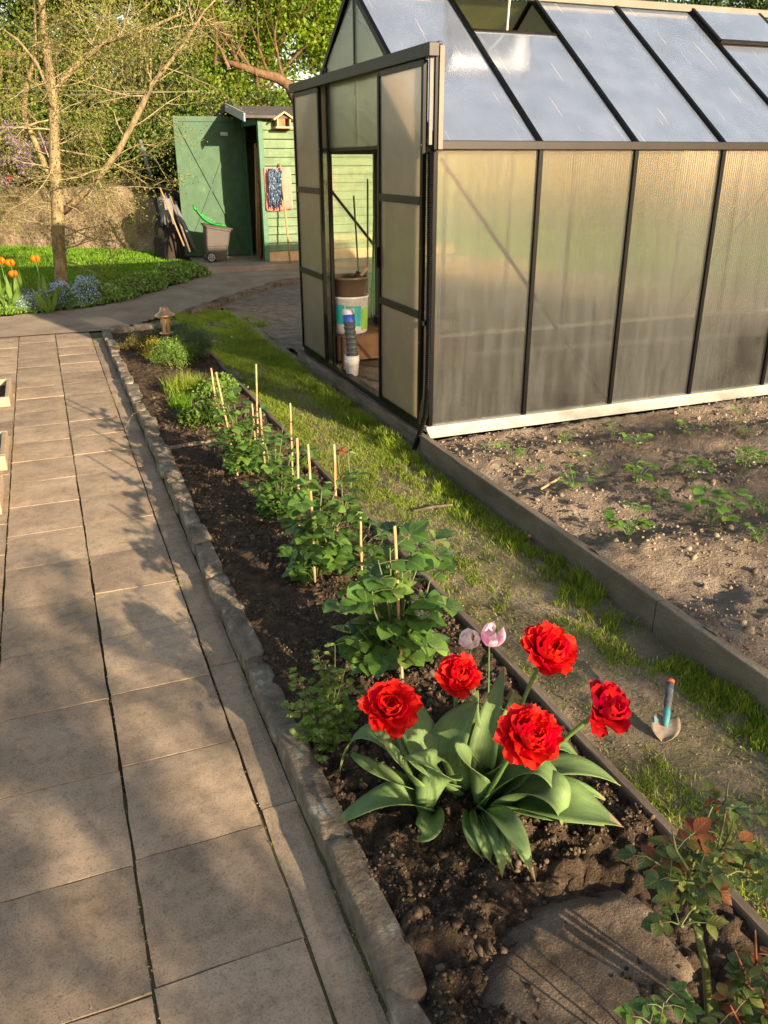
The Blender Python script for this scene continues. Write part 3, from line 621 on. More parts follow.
for cx, cy_ in ((-1.32, 4.42), (-1.08, 4.47), (-.86, 4.42)):
    m = MB(); rough_stone(m, (cx, cy_, -.13), (.24, .12, .13), k*1.37, random.uniform(-.2, .2)); m.build('stone', MT['stone'], kerb, True); k += 1
# pieces of kerb by the curved path
m = MB(); 
kb2 = empty('curved_kerb', (.1, 5.6, -.12), 'low earthy stone edging that curves along the concrete path behind the lane', 'kerb')
pts = [(-.55, 5.15), (-.3, 5.42), (-.05, 5.7), (.2, 5.98), (.45, 6.25), (.72, 6.5), (1.0, 6.72), (1.3, 6.9), (1.62, 7.05)]
for a, b in zip(pts, pts[1:]):
    m = MB(); cxx, cyy = (a[0]+b[0])/2, (a[1]+b[1])/2; rough_stone(m, (cxx, cyy, GZ(cxx, cyy)+.01), (math.dist(a, b)*1.05, .14, .15), k*1.37, math.atan2(b[1]-a[1], b[0]-a[0]), amp=.3); m.build('stone', MT['wallstone'], kb2, True); k += 1
# timber strip between bed and lane, edging boards of the greenhouse bed
def strip(name, x0, x1, y0, y1, z0, z1, mat, label, seed=0, n=24):
    m = MB(); vs = []
    for i in range(n+1):
        y = y0+(y1-y0)*i/n; w = .004*mnoise.noise(Vector((seed, y*2, 0))); w2 = .003*mnoise.noise(Vector((seed+5, y*9, 0)))
        t = w2*1.2
        vs += [(x0+w, y, z0), (x0+w+.003, y, z1-.004+t), (x0+w+.007, y, z1+t), (x1+w-.007, y, z1+t*.8), (x1+w-.003, y, z1-.004+t), (x1+w, y, z0)]
    fs = [(i*6+j, i*6+j+1, (i+1)*6+j+1, (i+1)*6+j) for i in range(n) for j in range(5)]+[(0,5,4,3,2,1)[::1], tuple(n*6+j for j in range(6))]
    m.add(vs, fs); o = m.build(name, mat); return tag(o, label, 'garden edging')
strip('edging_board', -.725, -.69, -4.4, -.6, -.2, -.082, MT['timber'], 'dark old timber strip beside the red tulips, between bed and lane', 1, 60)
strip('edging_board', -.728, -.694, -.58, 2.95, -.2, -.085, MT['timber'], 'dark old timber strip beside the staked rose row', 2, 50)
strip('edging_board', -.105, -.058, -2.135, -.035, -.2, .0, MT['board'], 'weathered raised edging board meeting the greenhouse corner', 3, 40)
strip('edging_board', -.108, -.060, -4.4, -2.141, -.2, -.002, MT['board'], 'weathered raised edging board nearest the trowel', 4, 40)
strip('edging_board', -.07, -.02, .02, 2.5, -.2, -.025, MT['timber'], 'low dark edging board under the greenhouse doors', 5, 30)
# big flat stones
def flatstone(poly, z, th, label, seed, res=12, mat='flat'):
    m = MB(); c = Vector((sum(p[0] for p in poly)/len(poly), sum(p[1] for p in poly)/len(poly)))
    # resample outline
    out = []
    for i in range(len(poly)):
        a, b = Vector(poly[i]), Vector(poly[(i+1) % len(poly)])
        for k in range(6): out.append(a.lerp(b, k/6))
    out = [p+(p-c).normalized()*.03*mnoise.noise(Vector((p.x*9, p.y*9, seed))) for p in out]
    n = len(out); rings = [(1.03, -th), (1.0, -.012), (.975, -.002), (.9, 0), (.7, .002), (.45, .003), (.2, .003)]
    vs = []
    for s, dz in rings:
        for p in out:
            q = c+(p-c)*s; vs.append((q.x, q.y, z+dz+.006*mnoise.noise(Vector((q.x*9, q.y*9, seed)))))
    fs = [(j*n+i, j*n+(i+1)%n, (j+1)*n+(i+1)%n, (j+1)*n+i) for j in range(len(rings)-1) for i in range(n)]+[tuple((len(rings)-1)*n+i for i in range(n))]
    m.add(vs, fs); return m.build('stepping_stone', MT[mat], None, True)
P4 = [g(px, py, z=-.085) for px, py in ((560, 885), (625, 878), (665, 905), (690, 985), (705, 1060), (560, 1100), (482, 1030), (500, 930))]
def fsz(x, y):
    c0 = sum((Vector((p.x, p.y)) for p in P4), Vector((0, 0)))/len(P4); an = np.arctan2(y-c0.y, x-c0.x); rr = np.hypot(x-c0.x, y-c0.y)
    pa = np.array([math.atan2(p.y-c0.y, p.x-c0.x) for p in P4]); pr = np.array([math.hypot(p.y-c0.y, p.x-c0.x) for p in P4]); o_ = np.argsort(pa)
    R_o = np.interp(an, pa[o_], pr[o_], period=2*np.pi)*(1+.14*(fbm(x*12, y*12, 3, 91)-.5)*2)
    return -.097-.06*sst(.70, 1.3, rr/R_o)+.004*(fbm(x*10, y*10, 4, 92)-.5)*2+.003*(fbm(x*60, y*60, 3, 93)-.5)*2
o = grid('stepping_stone', min(p.x for p in P4)-.06, -.74, min(p.y for p in P4)-.1, max(p.y for p in P4)+.06, .008, fsz, MT['flat']); so2 = o.modifiers.new('t', 'SOLIDIFY'); so2.thickness = .03; so2.offset = -1
tag(o, 'large flat sandstone lying flush in the soil below the red tulips', 'stepping stone')

# ================================================================== GREENHOUSE
GW, GE, GR, PD, NP = 2.44, 1.5, 2.38, .62, 8
GL = PD*NP; SL = Vector((0, GW/2, GR-GE))
gh = empty('greenhouse', (0, 0, 0), 'dark framed greenhouse of translucent panels with sliding doors and a propped roof vent', 'greenhouse')
def part(name, mat, fn, parent=gh, smooth=False, bevel=0):
    m = MB(); fn(m); return m.build(name, MT[mat] if isinstance(mat, str) else mat, parent, smooth, bevel)
SN = Vector((0, -(GR-GE), GW/2)).normalized()      # outward normal of the near slope
for side in (0, 1):
    yy = 0 if side == 0 else GW; sg = -1 if side == 0 else 1
    for i in range(NP+1):
        x = i*PD
        part('post', 'black', lambda m: m.box((x-.013, yy-.018, .0), (x+.013, yy+.018, GE-.022)), bevel=.002)
        b = Vector((x, yy, GE)); t = Vector((x, GW/2, GR)); nn = Vector((0, sg*(GR-GE), GW/2)).normalized()
        part('roof_bar', 'black', lambda m: m.beam(b+nn*.006, t+nn*.006, .026, .036, nn), bevel=.002)
    part('eave_rail', 'bronze', lambda m: m.box((-.02, yy-.03, GE-.022), (GL+.02, yy+.03, GE+.022)), bevel=.004)
    for i in range(NP):
        x0, x1 = i*PD+.0135, (i+1)*PD-.0135
        part('wall_panel', 'wall_pane' if side == 0 else 'far_pane', lambda m: m.box((x0, yy-.004, .022), (x1, yy+.004, GE-.024)))
        u = (Vector((0, GW/2, GR))-Vector((0, yy, GE)))
        nn = Vector((0, sg*(GR-GE), GW/2)).normalized()
        def rp(t0, t1, off=0.):
            def f(m):
                a = Vector((x0, yy, GE))+u*t0+nn*off; b = Vector((x0, yy, GE))+u*t1+nn*off; w_ = Vector((x1-x0, 0, 0)); h = nn*.006
                m.add([a, a+w_, b+w_, b, a+h, a+w_+h, b+w_+h, b+h], [(0,3,2,1),(4,5,6,7),(0,1,5,4),(1,2,6,5),(2,3,7,6),(3,0,4,7)])
            return f
        vent = side == 0 and i in (1, 4)
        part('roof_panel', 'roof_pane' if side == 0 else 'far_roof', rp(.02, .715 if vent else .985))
        if vent:
            base = Vector((0, yy, GE))+u*.722
            part('vent_rail', 'bronze', lambda m: m.beam(base+Vector((x0, 0, 0))+nn*.004, base+Vector((x1, 0, 0))+nn*.004, .02, .02, nn))
            hinge = Vector((0, GW/2, GR))+nn*.03; ang = R(48) if i == 1 else 0.
            d0 = -u.normalized(); dd = (d0*math.cos(ang)+nn*math.sin(ang)); n2 = (nn*math.cos(ang)-d0*math.sin(ang)); Lv = .42
            sash = MB()
            for a, b in (((x0, 0), (x0, Lv)), ((x1, 0), (x1, Lv)), ((x0, Lv), (x1, Lv)), ((x0, 0), (x1, 0))):
                sash.beam(hinge+Vector((a[0], 0, 0))+dd*a[1], hinge+Vector((b[0], 0, 0))+dd*b[1], .022, .018, n2)
            vs = sash.build('roof_vent', MT['bronze'] if i != 1 else MT['black'], gh); tag(vs, 'propped open roof vent' if i == 1 else 'closed roof vent')
            p = MB(); a = hinge+Vector((x0+.012, 0, 0))+dd*.012; w_ = Vector((x1-x0-.024, 0, 0)); e = dd*(Lv-.024); h = n2*.005
            p.add([a, a+w_, a+w_+e, a+e, a+h, a+w_+h, a+w_+e+h, a+e+h], [(0,1,2,3),(7,6,5,4),(0,4,5,1),(1,5,6,2),(2,6,7,3),(3,7,4,0)])
            p.build('pane', MT['roof_pane'], vs)
            if i == 1:
                xm = (x0+x1)/2-.04
                part('vent_opener', 'chrome', lambda m: (m.tube([base+Vector((xm, 0, 0))-nn*.05, hinge+Vector((xm, 0, 0))+dd*.33], .009), m.tube([base+Vector((xm, 0, 0))-nn*.05, base+Vector((xm, 0, -.02))], .012)))
part('ridge_cap', 'cream', lambda m: (m.box((-.03, GW/2-.045, GR+.012), (GL+.03, GW/2+.045, GR+.034)), m.box((-.03, GW/2-.05, GR-.012), (GL+.03, GW/2-.046, GR+.03))), bevel=.003)
part('sill', 'sill', lambda m: (m.box((-.03, -.03, -.01), (GL+.03, .03, .02)), m.add([(-.03,-.032,.006),(GL+.03,-.032,.006),(GL+.03,-.085,-.03),(-.03,-.085,-.03),(-.03,-.032,-.03),(GL+.03,-.032,-.03)], [(0,3,2,1),(3,4,5,2),(0,4,3),(1,2,5)])))
part('sill', 'sill', lambda m: m.box((-.03, GW-.03, -.01), (GL+.03, GW+.03, .02)))
part('threshold', 'bronze', lambda m: m.box((-.035, .03, -.03), (.02, GW-.03, .012)), bevel=.003)
# end walls
def slope_z(y): return GE+(GR-GE)*(1-abs(y-GW/2)/(GW/2))
D0, D1 = .635, 1.70
for xx, isdoor in ((0, True), (GL, False)):
    for y in (D0-.01, D1+.01):
        part('post', 'black', lambda m: m.box((xx-.014, y-.013, .0), (xx+.014, y+.013, slope_z(y)-.03)), bevel=.002)
    part('tie_bar', 'black', lambda m: m.box((xx-.008, .02, GE-.008), (xx+.008, GW-.02, GE+.008)))
    if isdoor: part('post', 'black', lambda m: m.box((xx-.008, 1.15, 1.93), (xx+.008, 1.17, slope_z(1.16)-.03)))
    spans = ((.015, D0-.025), (D1+.025, GW-.015)) if isdoor else ((.015, D0-.025), (D0+.005, D1-.005), (D1+.025, GW-.015))
    for a, b in spans:
        part('wall_panel', 'wall_pane', lambda m: m.box((xx-.004, a, .02), (xx+.004, b, GE-.01)))
    # gable triangle pieces
    def prism(m, pts):
        n = len(pts); m.add([(xx-.004, p[0], p[1]) for p in pts]+[(xx+.004, p[0], p[1]) for p in pts], [tuple(range(n))[::-1], tuple(range(n, 2*n))]+[(i, (i+1)%n, (i+1)%n+n, i+n) for i in range(n)])
    part('gable_panel', 'door_pane', lambda m: prism(m, [(.03, GE+.012), (D0-.025, GE+.012), (D0-.025, slope_z(D0-.025)-.015), (.03, slope_z(.03)-.012)]))
    part('gable_panel', 'far_pane', lambda m: prism(m, [(D0+.005, GE+.012), (1.148, GE+.012), (1.148, slope_z(1.148)-.02), (D0+.005, slope_z(D0+.005)-.018)]))
    part('gable_panel', 'far_pane', lambda m: prism(m, [(1.172, GE+.012), (D1-.005, GE+.012), (D1-.005, slope_z(D1-.005)-.018), (1.172, slope_z(1.172)-.02)]))
    part('gable_panel', 'door_pane', lambda m: prism(m, [(D1+.025, GE+.012), (GW-.03, GE+.012), (GW-.03, slope_z(GW-.03)-.012), (D1+.025, slope_z(D1+.025)-.015)]))
# door rail and the two sliding doors
part('door_rail', 'bronze', lambda m: (m.box((-.085, -.10, 1.885), (-.03, 2.36, 1.945)), m.box((-.035, -.10, 1.935), (-.014, 2.36, 1.95))), bevel=.003)
part('rail_stay', 'cream', lambda m: m.box((-.012, -.07, GE-.02), (.012, -.045, 1.935)))
part('rail_stay', 'black', lambda m: m.box((-.030, -.06, GE-.02), (-.016, -.04, 1.90)))
part('rail_stay', 'cream', lambda m: m.box((-.066, -.075, 1.50), (-.05, -.062, 1.90)))
def door(y0, y1, label):
    xd = -.055
    d = part('door', 'black', lambda m: [m.box((xd-.012, a, .03), (xd+.012, a+.028, 1.88)) for a in (y0, y1-.028)]+[m.box((xd-.012, y0+.028, .03), (xd+.012, y1-.028, .055))])
    tag(d, label)
    for z in (.65, 1.235):
        part('door_bar', 'bronze', lambda m: m.box((xd-.013, y0+.028, z-.02), (xd+.013, y1-.028, z+.02)), d)
    part('door_bar', 'bronze', lambda m: m.box((xd-.01, y0+.028, 1.855), (xd+.01, y1-.028, 1.885)), d)
    for a, b in ((.055, .63), (.67, 1.215), (1.255, 1.855)):
        part('door_panel', 'door_pane', lambda m: m.box((xd-.004, y0+.028, a), (xd+.004, y1-.028, b)), d)
    for z in (.5, 1.0, 1.5): part('screw', 'chrome', lambda m: m.lathe([(.0001, -.014), (.005, -.0135), (.005, -.012)], (xd, y0+.014, z), 8, ax=(1,0,0)), d)
    return d
door(.0, .63, 'near sliding door, pushed open towards the raised bed')
door(1.72, 2.34, 'far sliding door, pushed open towards the back')
for z in (.9, ): part('door_handle', 'black', lambda m: m.box((-.085, .60, z-.06), (-.067, .625, z+.06)), bevel=.003)
# braces
for yy in (.035, GW-.035):
    part('brace', 'bronze', lambda m: m.beam((.05, yy, 1.44), (1.25, yy, .02), .022, .004, (0,1,0)))
    part('brace', 'bronze', lambda m: m.beam((GL-.05, yy, 1.44), (GL-1.25, yy, .02), .022, .004, (0,1,0)))
for x0_, x1_ in ((.02, 1.85), (GL-.02, GL-1.85)):
    for sd in (0, 1):
        a = Vector((x0_, GW/2+(.1 if sd else -.1), GR-.12)); b = Vector((x1_, GW-.06 if sd else .06, GE)); part('brace', 'bronze', lambda m: m.beam(a, b, .02, .004, (0,0,1)))
# corrugated downpipe at the near corner
pts = [Vector((-.04, -.035, 1.47)), Vector((-.04, -.04, 1.3)), Vector((-.035, -.04, .9)), Vector((-.035, -.045, .5)), Vector((-.04, -.05, .25)), Vector((-.06, -.07, .1)), Vector((-.10, -.08, 0)), Vector((-.135, -.085, -.09))]
dense = []; 
for a, b in zip(pts, pts[1:]):
    k = max(2, int((b-a).length/.006)); dense += [a.lerp(b, i/k) for i in range(k)]
part('downpipe', 'black', lambda m: m.tube(dense, [.0165 if i % 2 else .0135 for i in range(len(dense))], 12), smooth=False)
part('clip', 'black', lambda m: m.box((-.066, -.03, .60), (-.016, .004, .625)))

# ------------------------------------------------------------------ things inside the greenhouse door
def at(px, py, y): return g(px, py, y=y)
cr = empty('wooden_crate', (.55, 1.9, 0), 'brown wooden crate bench just inside the greenhouse doors', 'crate')
cz = .235
part('top_board', 'crate', lambda m: [m.box((.04+k*.16, 1.66, cz-.02), (.192+k*.16, 2.3, cz)) for k in range(5)], cr)
part('front_board', 'crate', lambda m: m.box((.04, 1.635, .05), (.84, 1.657, cz-.004)), cr, bevel=.003)
part('side_board', 'crate', lambda m: m.box((.02, 1.66, .05), (.038, 2.3, cz-.004)), cr)
for x_, y_ in ((.05, 1.66), (.80, 1.66), (.05, 2.26), (.80, 2.26)): part('leg', 'crate', lambda m: m.box((x_, y_, -.03), (x_+.035, y_+.035, cz-.022)), cr)
bb = g(348, 318, z=cz); bx_, by_ = g(349, 305, y=1.80).x, 1.80; pass
wb = empty('white_tub', (bx_, by_, cz), 'white plastic tub with teal and green print standing on the wooden crate', 'tub')
part('tub_body', 'whitebag', lambda m: m.lathe([(.0001, .0), (.125, .0), (.135, .01), (.145, .26), (.150, .262), (.150, .275), (.142, .275), (.13, .02), (.0001, .02)], (bx_, by_, cz), 28), wb, True)
def band(m, a0, a1, z0, z1, r0, r1):
    n = 8; vs = []
    for i in range(n+1):
        a = a0+(a1-a0)*i/n
        vs += [(bx_+r0*math.cos(a), by_+r0*math.sin(a), z0), (bx_+r1*math.cos(a), by_+r1*math.sin(a), z1)]
    m.add(vs, [(i*2, i*2+2, i*2+3, i*2+1) for i in range(n)])
cd = math.atan2(CP[1]-by_, CP[0]-bx_)
part('printed_label', 'tealprint', lambda m: band(m, cd-.15, cd+.65, cz+.06, cz+.21, .1405, .1465), wb)
part('printed_label', 'greenprint', lambda m: band(m, cd+.72, cd+1.2, cz+.03, cz+.19, .1395, .146), wb)
part('printed_label', 'tealprint', lambda m: band(m, cd-1.0, cd-.25, cz+.08, cz+.22, .1415, .147), wb)
bk = empty('brown_bucket', (bx_, by_, cz+.275), 'open brown bucket holding a small tool on top of the white tub', 'bucket')
part('bucket_body', 'brownbucket', lambda m: m.lathe([(.0001, .0), (.115, .0), (.12, .005), (.137, .13), (.146, .132), (.146, .15), (.135, .15), (.11, .012), (.0001, .012)], (bx_, by_, cz+.262), 28), bk, True)
hb = MB(); hb.tube([(bx_+.02, by_, cz+.30), (bx_+.08, by_-.05, cz+.42), (bx_+.12, by_-.08, cz+.47)], [.012, .014, .011]); o = hb.build('hand_tool', MT['toolwood'], None, True); tag(o, 'wooden handled hand tool leaning in the brown bucket', 'hand tool')
hb = MB(); hb.lathe([(.0001, 0), (.03, 0), (.045, .07), (.05, .07), (.042, .0)], (bx_+.06, by_-.02, cz+.36), 14, ax=(.5, -.3, .9)); o = hb.build('small_pot', MT['darkin'], None, True); tag(o, 'small dark pot tipped over in the brown bucket', 'pot')
cu = g(351, 371, z=0.); cu = Vector((g(352, 360, y=1.42).x, 1.42, -.005)); pass
sc_ = empty('cup_stack', cu, 'stack of white plastic cups with violet dots on the greenhouse floor', 'cups')
part('cup', 'whitebag', lambda m: m.lathe([(.0001, 0), (.042, 0), (.05, .085), (.053, .087), (.053, .092)], cu, 20), sc_, True)
for k in range(1, 4): part('cup', 'whitebag', lambda m: m.lathe([(.0505, .074+k*.018), (.0535, .088+k*.018), (.0545, .092+k*.018), (.049, .092+k*.018)], cu, 20), sc_, True)
part('printed_dot', 'palevioprint', lambda m: [m.lathe([(.0001, .0465), (.009, .0465)], cu+Vector((0, 0, z)), 8, ax=(math.cos(a), math.sin(a), -.08)) for a, z in ((-2.3, .04), (-1.75, .045), (-2.9, .045), (-2.05, .06))], sc_)
ps = empty('pot_stack', cu+Vector((0, 0, .12)), 'tall leaning stack of grey plant pots wrapped with a blue and white label', 'pots')
ax = Vector((-.03, .14, .95)).normalized(); p0 = cu+Vector((.005, 0, .13))
for k in range(7): part('pot', 'greypot', lambda m: m.lathe([(.036, 0), (.041, .03), (.045, .031), (.045, .038), (.036, .038)], p0+ax*(k*.036), 18, ax=ax), ps, True)
part('wrapper', 'blueprint', lambda m: m.lathe([(.042, 0), (.0425, .05), (.038, .052)], p0+ax*.25, 18, ax=ax), ps, True)
part('wrapper', 'whitebag', lambda m: m.lathe([(.043, .0), (.0435, .028), (.039, .04), (.0001, .042)], p0+ax*.302, 18, ax=ax), ps, True)
tr = empty('black_tray', (.65, 1.85, cz), 'black seed tray of white pots on the right end of the wooden crate', 'tray')
part('tray_base', 'rubber', lambda m: m.box((.46, 1.70, cz), (.83, 2.1, cz+.06)), tr, bevel=.01)
for x_, y_ in ((.52, 1.77), (.62, 1.79), (.73, 1.77), (.56, 1.90), (.68, 1.92)): part('pot', 'whitebag', lambda m: m.lathe([(.0001, 0), (.03, 0), (.042, .07), (.036, .07), (.028, .01)], (x_, y_, cz+.055), 14), tr, True)
for i, (x_, lean, h, lab) in enumerate(((.50, .03, 1.30, 'tallest green garden cane behind the white tub'), (.46, -.05, 1.18, 'green garden cane leaning left behind the white tub'), (.56, .02, 1.36, 'thin green garden cane nearest the white pole'), (.53, .05, 1.05, 'shortest green garden cane behind the white tub'))):
    m = MB(); m.tube([(x_, 2.33, 0), (x_+lean*.5, 2.35, h/2), (x_+lean, 2.37, h)], .007); tag(m.build('garden_cane', MT['greencane']), lab, 'cane', 'green canes in the greenhouse')
m = MB(); m.tube([(.72, 2.25, 0), (.74, 2.33, 1.22)], .012); tag(m.build('white_pole', MT['whitebag']), 'white pole leaning inside the greenhouse behind the tray', 'pole')
for i, (x_, lean) in enumerate(((.80, .03), (.86, .0))):
    m = MB(); m.tube([(x_, 2.28, 0), (x_+lean, 2.36, .95)], .005); tag(m.build('garden_cane', MT['lightwood']), ('thin pale cane just right of the white pole', 'thin pale cane farthest right inside the door')[i], 'cane')

# ================================================================== SHED
SG = .05
sh = empty('shed', (1.8, 9.3, SG), 'pale green weatherboard shed with grey roof and open doorway', 'shed')
SX0, SX1, SY0, SY1 = 1.17, 4.3, 8.42, 10.5; EZ = 2.0; RZ = 2.16; YM = (SY0+SY1)/2
def clap(m):
    z = SG+.14; h = .118; k = 0
    while z < EZ-.01:
        z1 = min(z+h, EZ)
        ja, jb = random.uniform(-.003, .003), random.uniform(-.003, .003)
        m.add([(SX0+.055, SY0-.022, z+.011+ja), (SX1, SY0-.022, z+.011+jb), (SX1, SY0-.008, z1), (SX0+.055, SY0-.008, z1), (SX0+.055, SY0+.02, z+.011+ja), (SX1, SY0+.02, z+.011+jb), (SX1, SY0+.02, z1), (SX0+.055, SY0+.02, z1)], [(0,1,2,3), (0,4,5,1), (3,2,6,7)]); z = z1; k += 1
part('weatherboards', 'shedgreen', clap, sh)
part('back_wall', 'shedgreen', lambda m: m.box((SX0, SY1-.02, SG), (SX1, SY1, EZ)), sh)
part('end_wall', 'shedgreen', lambda m: m.box((SX1-.02, SY0+.03, SG), (SX1, SY1-.02, EZ)), sh)
part('shade_lining', 'darkin', lambda m: (m.box((SX0+.06, SY0+.022, SG), (SX1-.03, SY0+.03, EZ)), m.box((SX0+.9, SY0+.03, SG), (SX0+.92, SY1-.03, EZ)), m.box((SX0, SY0+1.12, SG), (SX0+.02, SY1-.03, EZ)), m.box((SX0, SY0, EZ), (SX1-.03, SY1-.03, EZ+.01))), sh)  # near-black lining stands in for the shadow lines between the boards
part('plinth', 'lightwood', lambda m: m.box((SX0+.02, SY0-.006, SG-.05), (SX1, SY0+.03, SG+.142)), sh)
part('corner_post', 'framegreen', lambda m: m.box((SX0-.02, SY0-.03, SG), (SX0+.053, SY0+.06, EZ)), sh, bevel=.004)
part('door_jamb', 'framegreen', lambda m: m.box((SX0-.02, SY0+1.03, SG), (SX0+.04, SY0+1.11, EZ)), sh)
part('lintel', 'framegreen', lambda m: m.box((SX0-.02, SY0+.06, EZ-.08), (SX0+.03, SY0+1.03, EZ)), sh)
ox = SX0-.22
def roofslab(m, side):
    y0, y1 = (SY0-.16, YM) if side == 0 else (SY1+.16, YM); dz = (RZ-EZ)/(YM-SY0); z0 = EZ-.16*dz+.02
    a = [(ox, y0, z0), (SX1+.15, y0, z0), (SX1+.15, y1, RZ+.02), (ox, y1, RZ+.02)]
    m.add(a+[(x, y, z+.035) for x, y, z in a], [(0,1,2,3), (7,6,5,4), (0,4,5,1), (1,5,6,2), (2,6,7,3), (3,7,4,0)])
part('roof', 'roof', lambda m: roofslab(m, 0), sh); part('roof', 'roof', lambda m: roofslab(m, 1), sh)
dz = (RZ-EZ)/(YM-SY0); z0 = EZ-.16*dz+.03
part('fascia', 'greyplastic', lambda m: m.beam((ox-.012, SY0-.17, z0), (ox-.012, YM, RZ+.03), .02, .11), sh)
part('fascia', 'roof', lambda m: m.beam((ox-.012, SY1+.17, z0), (ox-.012, YM+.01, RZ+.03), .02, .11), sh)
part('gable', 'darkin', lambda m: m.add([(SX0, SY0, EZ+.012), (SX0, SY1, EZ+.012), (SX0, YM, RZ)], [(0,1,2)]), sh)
# open door, hinged on the far jamb, standing square to the wall
DX1 = SX0-.02; DX0 = DX1-1.02; DY = SY0+1.0; dl = MB()
dr = part('door', 'doorgreen', lambda m: m.box((DX0, DY, SG+.03), (DX1, DY+.03, EZ+.06)), sh); tag(dr, 'open green door with crossed braces')
part('door_frame', 'doorgreen', lambda m: [m.box((DX0, DY-.018, SG+.03), (DX0+.07, DY-.001, EZ+.06)), m.box((DX1-.07, DY-.018, SG+.03), (DX1, DY-.001, EZ+.06)), m.box((DX0+.07, DY-.018, SG+.03), (DX1-.07, DY-.001, SG+.1)), m.box((DX0+.07, DY-.018, EZ-.01), (DX1-.07, DY-.001, EZ+.06))], dr)
part('door_brace', 'doorgreen', lambda m: (m.beam((DX0+.07, DY-.012, EZ-.03), (DX1-.08, DY-.012, SG+.12), .018, .05, (0,0,1)), m.beam((DX0+.07, DY-.010, SG+.12), (DX1-.08, DY-.010, EZ-.03), .014, .04, (0,0,1))), dr)
part('latch', 'greyplastic', lambda m: m.box((DX0+.69, DY-.02, EZ-.2), (DX0+.80, DY-.001, EZ-.15)), dr)
# birdhouse on the wall
bh = at(275, 128, SY0-.1); bh = Vector((1.50, SY0-.16, 1.89))
bo = empty('birdhouse', bh, 'small pale wooden birdhouse fixed under the shed roof edge', 'birdhouse')
part('back_board', 'redwood', lambda m: m.box((bh.x-.085, SY0-.03, bh.z), (bh.x+.085, SY0-.018, bh.z+.13)), bo)
part('floor_board', 'lightwood', lambda m: m.box((bh.x-.13, SY0-.20, bh.z-.022), (bh.x+.13, SY0-.02, bh.z-.001)), bo)
part('side_board', 'lightwood', lambda m: (m.box((bh.x-.10, SY0-.17, bh.z), (bh.x-.082, SY0-.032, bh.z+.10)), m.box((bh.x+.082, SY0-.17, bh.z), (bh.x+.10, SY0-.032, bh.z+.10))), bo)
part('front_board', 'redwood', lambda m: m.add([(bh.x-.08, SY0-.15, bh.z), (bh.x+.02, SY0-.15, bh.z), (bh.x+.02, SY0-.15, bh.z+.15), (bh.x-.08, SY0-.15, bh.z+.11)], [(0,1,2,3)]), bo)
part('roof_board', 'lightwood', lambda m: (m.beam((bh.x-.155, SY0-.115, bh.z+.085), (bh.x+.004, SY0-.115, bh.z+.185), .19, .02, (0,0,1)), m.beam((bh.x+.155, SY0-.115, bh.z+.085), (bh.x+.006, SY0-.115, bh.z+.180), .19, .02, (0,0,1))), bo)
# cloth and mop
def px3(px, py): return at(px, py, SY0-.05)
a = px3(264, 168); b = px3(291, 168); c = px3(291, 210)
m = MB(); n = 16; vs = []
for j in range(13):
    for i in range(n+1):
        u = i/n; vs.append((a.x+(b.x-a.x)*u, SY0-.045+.012*math.sin(u*14+j*.3)-.01*random.random()*.3, a.z+(c.z-a.z)*j/12-.012*math.sin(u*5)*j/12))
m.add(vs, [(j*(n+1)+i, j*(n+1)+i+1, (j+1)*(n+1)+i+1, (j+1)*(n+1)+i) for j in range(12) for i in range(n)])
o = m.build('hanging_cloth', MT['pinkcloth'], None, True); so_ = o.modifiers.new('t', 'SOLIDIFY'); so_.thickness = .006
tag(o, 'salmon pink cloth hanging on the shed wall behind the mop', 'cloth')
mp = empty('mop', (1.6, 8.0, SG), 'long handled mop propped upside down against the shed wall, blue and white yarn', 'mop')
top = at(280, 163, SY0-.07); bot = Vector((1.50, 8.08, SG+.0)); bot = at(290.6, 270, 8.08); bot.z = SG
part('handle', 'toolwood', lambda m: m.tube([bot, bot.lerp(top, .5)+Vector((.004, 0, 0)), top], .013), mp, True)
def yarn(m):
    for k in range(46):
        u = random.random(); x0 = px3(268.5+u*12, 190).x; zt = px3(275, 168+random.random()*6).z; zb = px3(275, 195+random.random()*16-5*abs(u-.5)).z
        pts = [(x0+random.uniform(-.02, .02), SY0-.085-random.random()*.05, zt+(zb-zt)*t/5) for t in range(6)]; m.tube(pts, .009, 5)
part('yarn_head', 'mop', yarn, mp, True)
# tools in the dark doorway
for k in range(7):
    x0 = SX0+random.uniform(.02, .10); y0 = SY0+.12+k*.11; m = MB(); m.tube([(x0, y0, SG), (x0+.06, y0+random.uniform(-.05, .05), random.uniform(1.3, 1.85))], random.uniform(.014, .024))
    tag(m.build('tool_handle', MT['redwood' if k % 2 else 'toolwood'], None, True), ('worn brown', 'reddish', 'worn brown', 'reddish', 'worn brown', 'reddish', 'worn brown')[k]+' tool handle standing in the dark shed doorway, '+('nearest the pale green corner post', 'second from the corner post', 'third from the corner post', 'in the middle of the row', 'third from the open door', 'second from the open door', 'nearest the open green door')[k], 'tool', 'tool handles in the shed doorway')
# wheeled bin with green lid
bc = g(213, 260, z=SG); bc = Vector((.50, 8.78, SG))
bn = empty('wheeled_bin', bc, 'dark grey wheeled plastic cart standing before the open green door', 'cart')
bw, bd, bhh = .36, .26, .50
def binbody(m):
    r = []
    for z, s in ((.03, .78), (.22, .88), (.235, .91), (bhh-.04, .99), (bhh-.035, 1.05), (bhh, 1.06)):
        for sx, sy in ((-1,-1),(-.9,-1.08),(.9,-1.08),(1,-1),(1,1),(-1,1)):
            tilt = .045*(z/bhh)*1.0; r.append((bc.x+sx*bw/2*s+.03-.05*(1-z/bhh), bc.y+sy*bd/2*s, bc.z+z-(sx*.035 if z > .3 else 0)))
    n = 6; m.add(r, [(j*n+i, j*n+(i+1)%n, (j+1)*n+(i+1)%n, (j+1)*n+i) for j in range(5) for i in range(n)]+[tuple(range(n))[::-1]])
